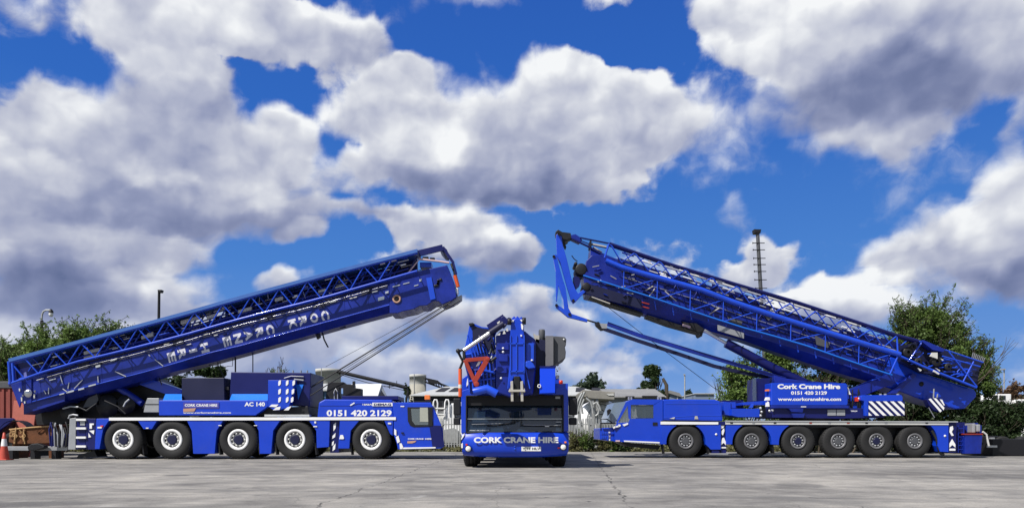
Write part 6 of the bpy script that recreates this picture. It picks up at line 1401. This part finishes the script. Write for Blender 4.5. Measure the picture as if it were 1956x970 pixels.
    for i, (q, dd, la) in enumerate((([(22, 764), (48, 764), (50, 801), (24, 801)], 30.7, 'rusty pink steel panel leaning at the container, larger one'), ([(46, 783), (65, 786), (63, 806), (45, 804)], 30.3, 'rusty pink steel panel in front of the larger one, smaller'))):
        m = MB(); m.prism([V((P(x, y, dd).x, dd + (P(x, y, dd).z) * .06, P(x, y, dd).z)) for x, y in q[:2]] + [V((P(q[2][0], q[2][1], dd).x, dd - .25, 0)), V((P(q[3][0], q[3][1], dd).x, dd - .25, 0))], (0, .06, 0)); tag(m.build('rusty_sheet', salmon, bevel=.01), la, 'steel sheet', 'panels leaning at the container')
    # blue trailer corner with mudguard
    d = 29.2; t = thing('blue_trailer', 'corner of a blue trailer with a curved black mudguard at the left edge', 'trailer', (wx(-10, d), d + 1, 0))
    MB().px([(-60, 798), (22, 798), (26, 801), (12, 812), (0, 820), (-8, 832), (-60, 834)], d, d + .15).build('side_panel', navy, t, bevel=.01)
    MB().pxb(-60, 803, -8, 846, d + .3, d + 2.2).build('trailer_bed', black, t)
    arcp = [(26 + 30 * math.cos(R(a)), 830 - 28 * math.sin(R(a))) for a in range(175, 20, -15)]; m = MB()
    for a, b in zip(arcp, arcp[1:]):
        A, Bq = P(*a, d), P(*b, d); m.prism([A, Bq, Bq + V((0, .5, 0)), A + V((0, .5, 0))], (0, 0, -.03))
    m.build('mudguard', black, t); m = MB(); c_ = P(24, 835, d + .1)
    c_.z = .52
    m.lathe(c_, (0, -1, 0), [(.001, -.4), (.45, -.4), (.52, -.35), (.52, -.05), (.46, 0), (.28, .01), (.26, -.05), (.001, -.05)], 30); m.build('wheel', rubber, t)
    MB().px([(-60, 834), (0, 834), (-4, 846), (-60, 846)], d + .1, d + .3).build('chassis_rail', black, t)
    # strapped timber bundle
    d = 28.1; t = thing('timber_bundle', 'strapped bundle of brown timber and coiled rope beside the traffic cone', 'bundle', (wx(65, d), d + .5, 0))
    b_ = MB().px([(18, 821), (28, 817), (108, 812), (112, 846), (30, 848), (16, 844)], d, d + 1.0).build('timber_stack', timber, t, bevel=.03)
    for x in (31, 47): MB().tube([P(x, 816, d - .02), P(x - 2, 832, d - .04), P(x - 3 if x == 31 else x + 1, 847, d - .02)], .035, 6).build('strap', ropem, t)
    MB().tube([P(18, 820, d - .02), P(60, 816, d - .03), P(104, 813, d - .02)], .03, 6).build('strap', ropem, t)
    for k in range(16):
        x = random.choice([random.uniform(19, 46), random.uniform(19, 46), random.uniform(60, 106)]); y = random.uniform(820, 840); pts_ = []
        for j in range(7): pts_.append(P(x, y, d - .05)); x += random.uniform(-4, 5); y += random.uniform(-5, 5); y = min(max(y, 817), 843); x = min(max(x, 18), 108)
        MB().tube(pts_, random.uniform(.012, .022), 5).build('rope_coil', ropem if k % 3 else timber, t)
    m = MB(); m.box((P(20, 0, d).x, d + .1, 0), (P(24, 0, d).x, d + .9, P(0, 846, d).z)); m.box((P(90, 0, d).x, d + .1, 0), (P(95, 0, d).x, d + .9, P(0, 846, d).z)); m.build('bearer', timber, t)
    # steel beams lying on the ground in front of it
    d = 27.4; t = thing('steel_beam', 'long grey steel beam on blocks in front of the timber bundle', 'beam', (wx(70, d), d, 0))
    MB().box((P(10, 0, d).x, d, hz(860, d)), (P(128, 0, d).x, d + .2, hz(852, d))).build('beam_web', steel, t, bevel=.01)
    MB().px([(52, 853), (60, 847), (72, 846), (84, 851), (84, 855), (70, 859), (54, 860)], d - .3, d - .05).build('clamp', greasy, t, bevel=.02)
    for x in (18, 60, 100): MB().box((P(x, 0, d).x, d - .05, 0), (P(x + 8, 0, d).x, d + .3, hz(860.2, d))).build('block', black, t)
    d = 26.3; t = thing('traffic_cone', 'orange traffic cone with a white band at the far left', 'cone', (wx(8, d), d, 0)); c_ = (wx(8, d), d, 0)
    MB().lathe(c_, (0, 0, 1), [(.17, .03), (.14, .24)], 24).build('cone_body', conem, t); MB().lathe(c_, (0, 0, 1), [(.14, .24), (.10, .50)], 24).build('cone_band', conem, t)
    MB().lathe(c_, (0, 0, 1), [(.101, .50), (.07, .76)], 24).build('cone_sleeve', white, t); MB().lathe(c_, (0, 0, 1), [(.071, .76), (.035, .98), (.001, .99)], 24).build('cone_tip', conem, t)
    MB().box((c_[0] - .21, d - .21, 0), (c_[0] + .21, d + .21, .035)).build('cone_base', conem, t, bevel=.01)
    # low trailer at the right edge, vans beyond the hedge
    d = 31; t = thing('drawbar_trailer', 'dark low trailer with its drawbar at the right edge behind the crane tail', 'trailer', (wx(1930, d), d + 1, 0))
    MB().pxb(1896, 838, 1990, 870, d, d + 2.2).build('trailer_frame', black, t, bevel=.02); m = MB(); m.bar(P(1884, 860, d + 1), P(1912, 848, d + .6), .1, .12); m.bar(P(1884, 860, d + 1), P(1912, 850, d + 1.6), .1, .12); m.build('drawbar', greasy, t)
    MB().pxb(1876, 832, 1908, 846, d + .6, d + 1.4).build('winch_box', greasy, t, bevel=.03); MB().pxb(1894, 835, 1901, 843, d + .4, d + .58).build('tank_end', steel, t, bevel=.02); MB().pxb(1886, 850, 1905, 854, d - .05, d - .002).build('tail_strip', offwhite, t)
    for x in (1932, 1975): MB().lathe((wx(x, d), d + .5, .42), (0, -1, 0), [(.001, -.35), (.37, -.35), (.42, -.3), (.42, -.04), (.37, 0), (.22, 0), (.2, -.05), (.001, -.05)], 28).build('wheel', rubber, t)
    d = 58
    for i, (a, b, y, la) in enumerate(((1890, 1932, 752, 'white van partly hidden by the hedge at the right'), (1934, 1975, 762, 'white van behind the brown bush at the right edge'))):
        t = thing('parked_van', la, 'van', (wx((a + b) / 2, d + i * 3), d + i * 3 + 1, 0), 'white vans beyond the hedge'); dd = d + i * 3
        MB().px([(a, 842), (a, y + 10), (a + 8, y + 1), (a + 13, y), (b, y), (b, 842)], dd, dd + 2).build('body', white, t, bevel=.06)
        MB().px([(a + 3, y + 11), (a + 9, y + 3), (a + 16, y + 3), (a + 16, y + 11)], dd - .03, dd - .005).build('side_window', glassd, t); MB().px([(a + 19, y + 3), (a + 31, y + 3), (a + 31, y + 11), (a + 19, y + 11)], dd - .03, dd - .005).build('side_window', glassd, t)
        for x in (a + 9, b - 9): MB().lathe((wx(x, dd), dd + .05, .36), (0, -1, 0), [(.001, -.2), (.33, -.2), (.36, -.15), (.36, .02), (.3, .04), (.001, .04)], 20).build('wheel', rubber, t)
whiteroof = paint('white_roof_sheeting', (0.66, 0.66, 0.66), 0.5, var=0.06, scale=.4)
canopym = paint('canopy_sheeting', (0.26, 0.25, 0.225), 0.7, var=0.3, scale=.8)
conem = paint('cone_orange', (0.48, 0.075, 0.05), 0.5, var=0.15)
background()
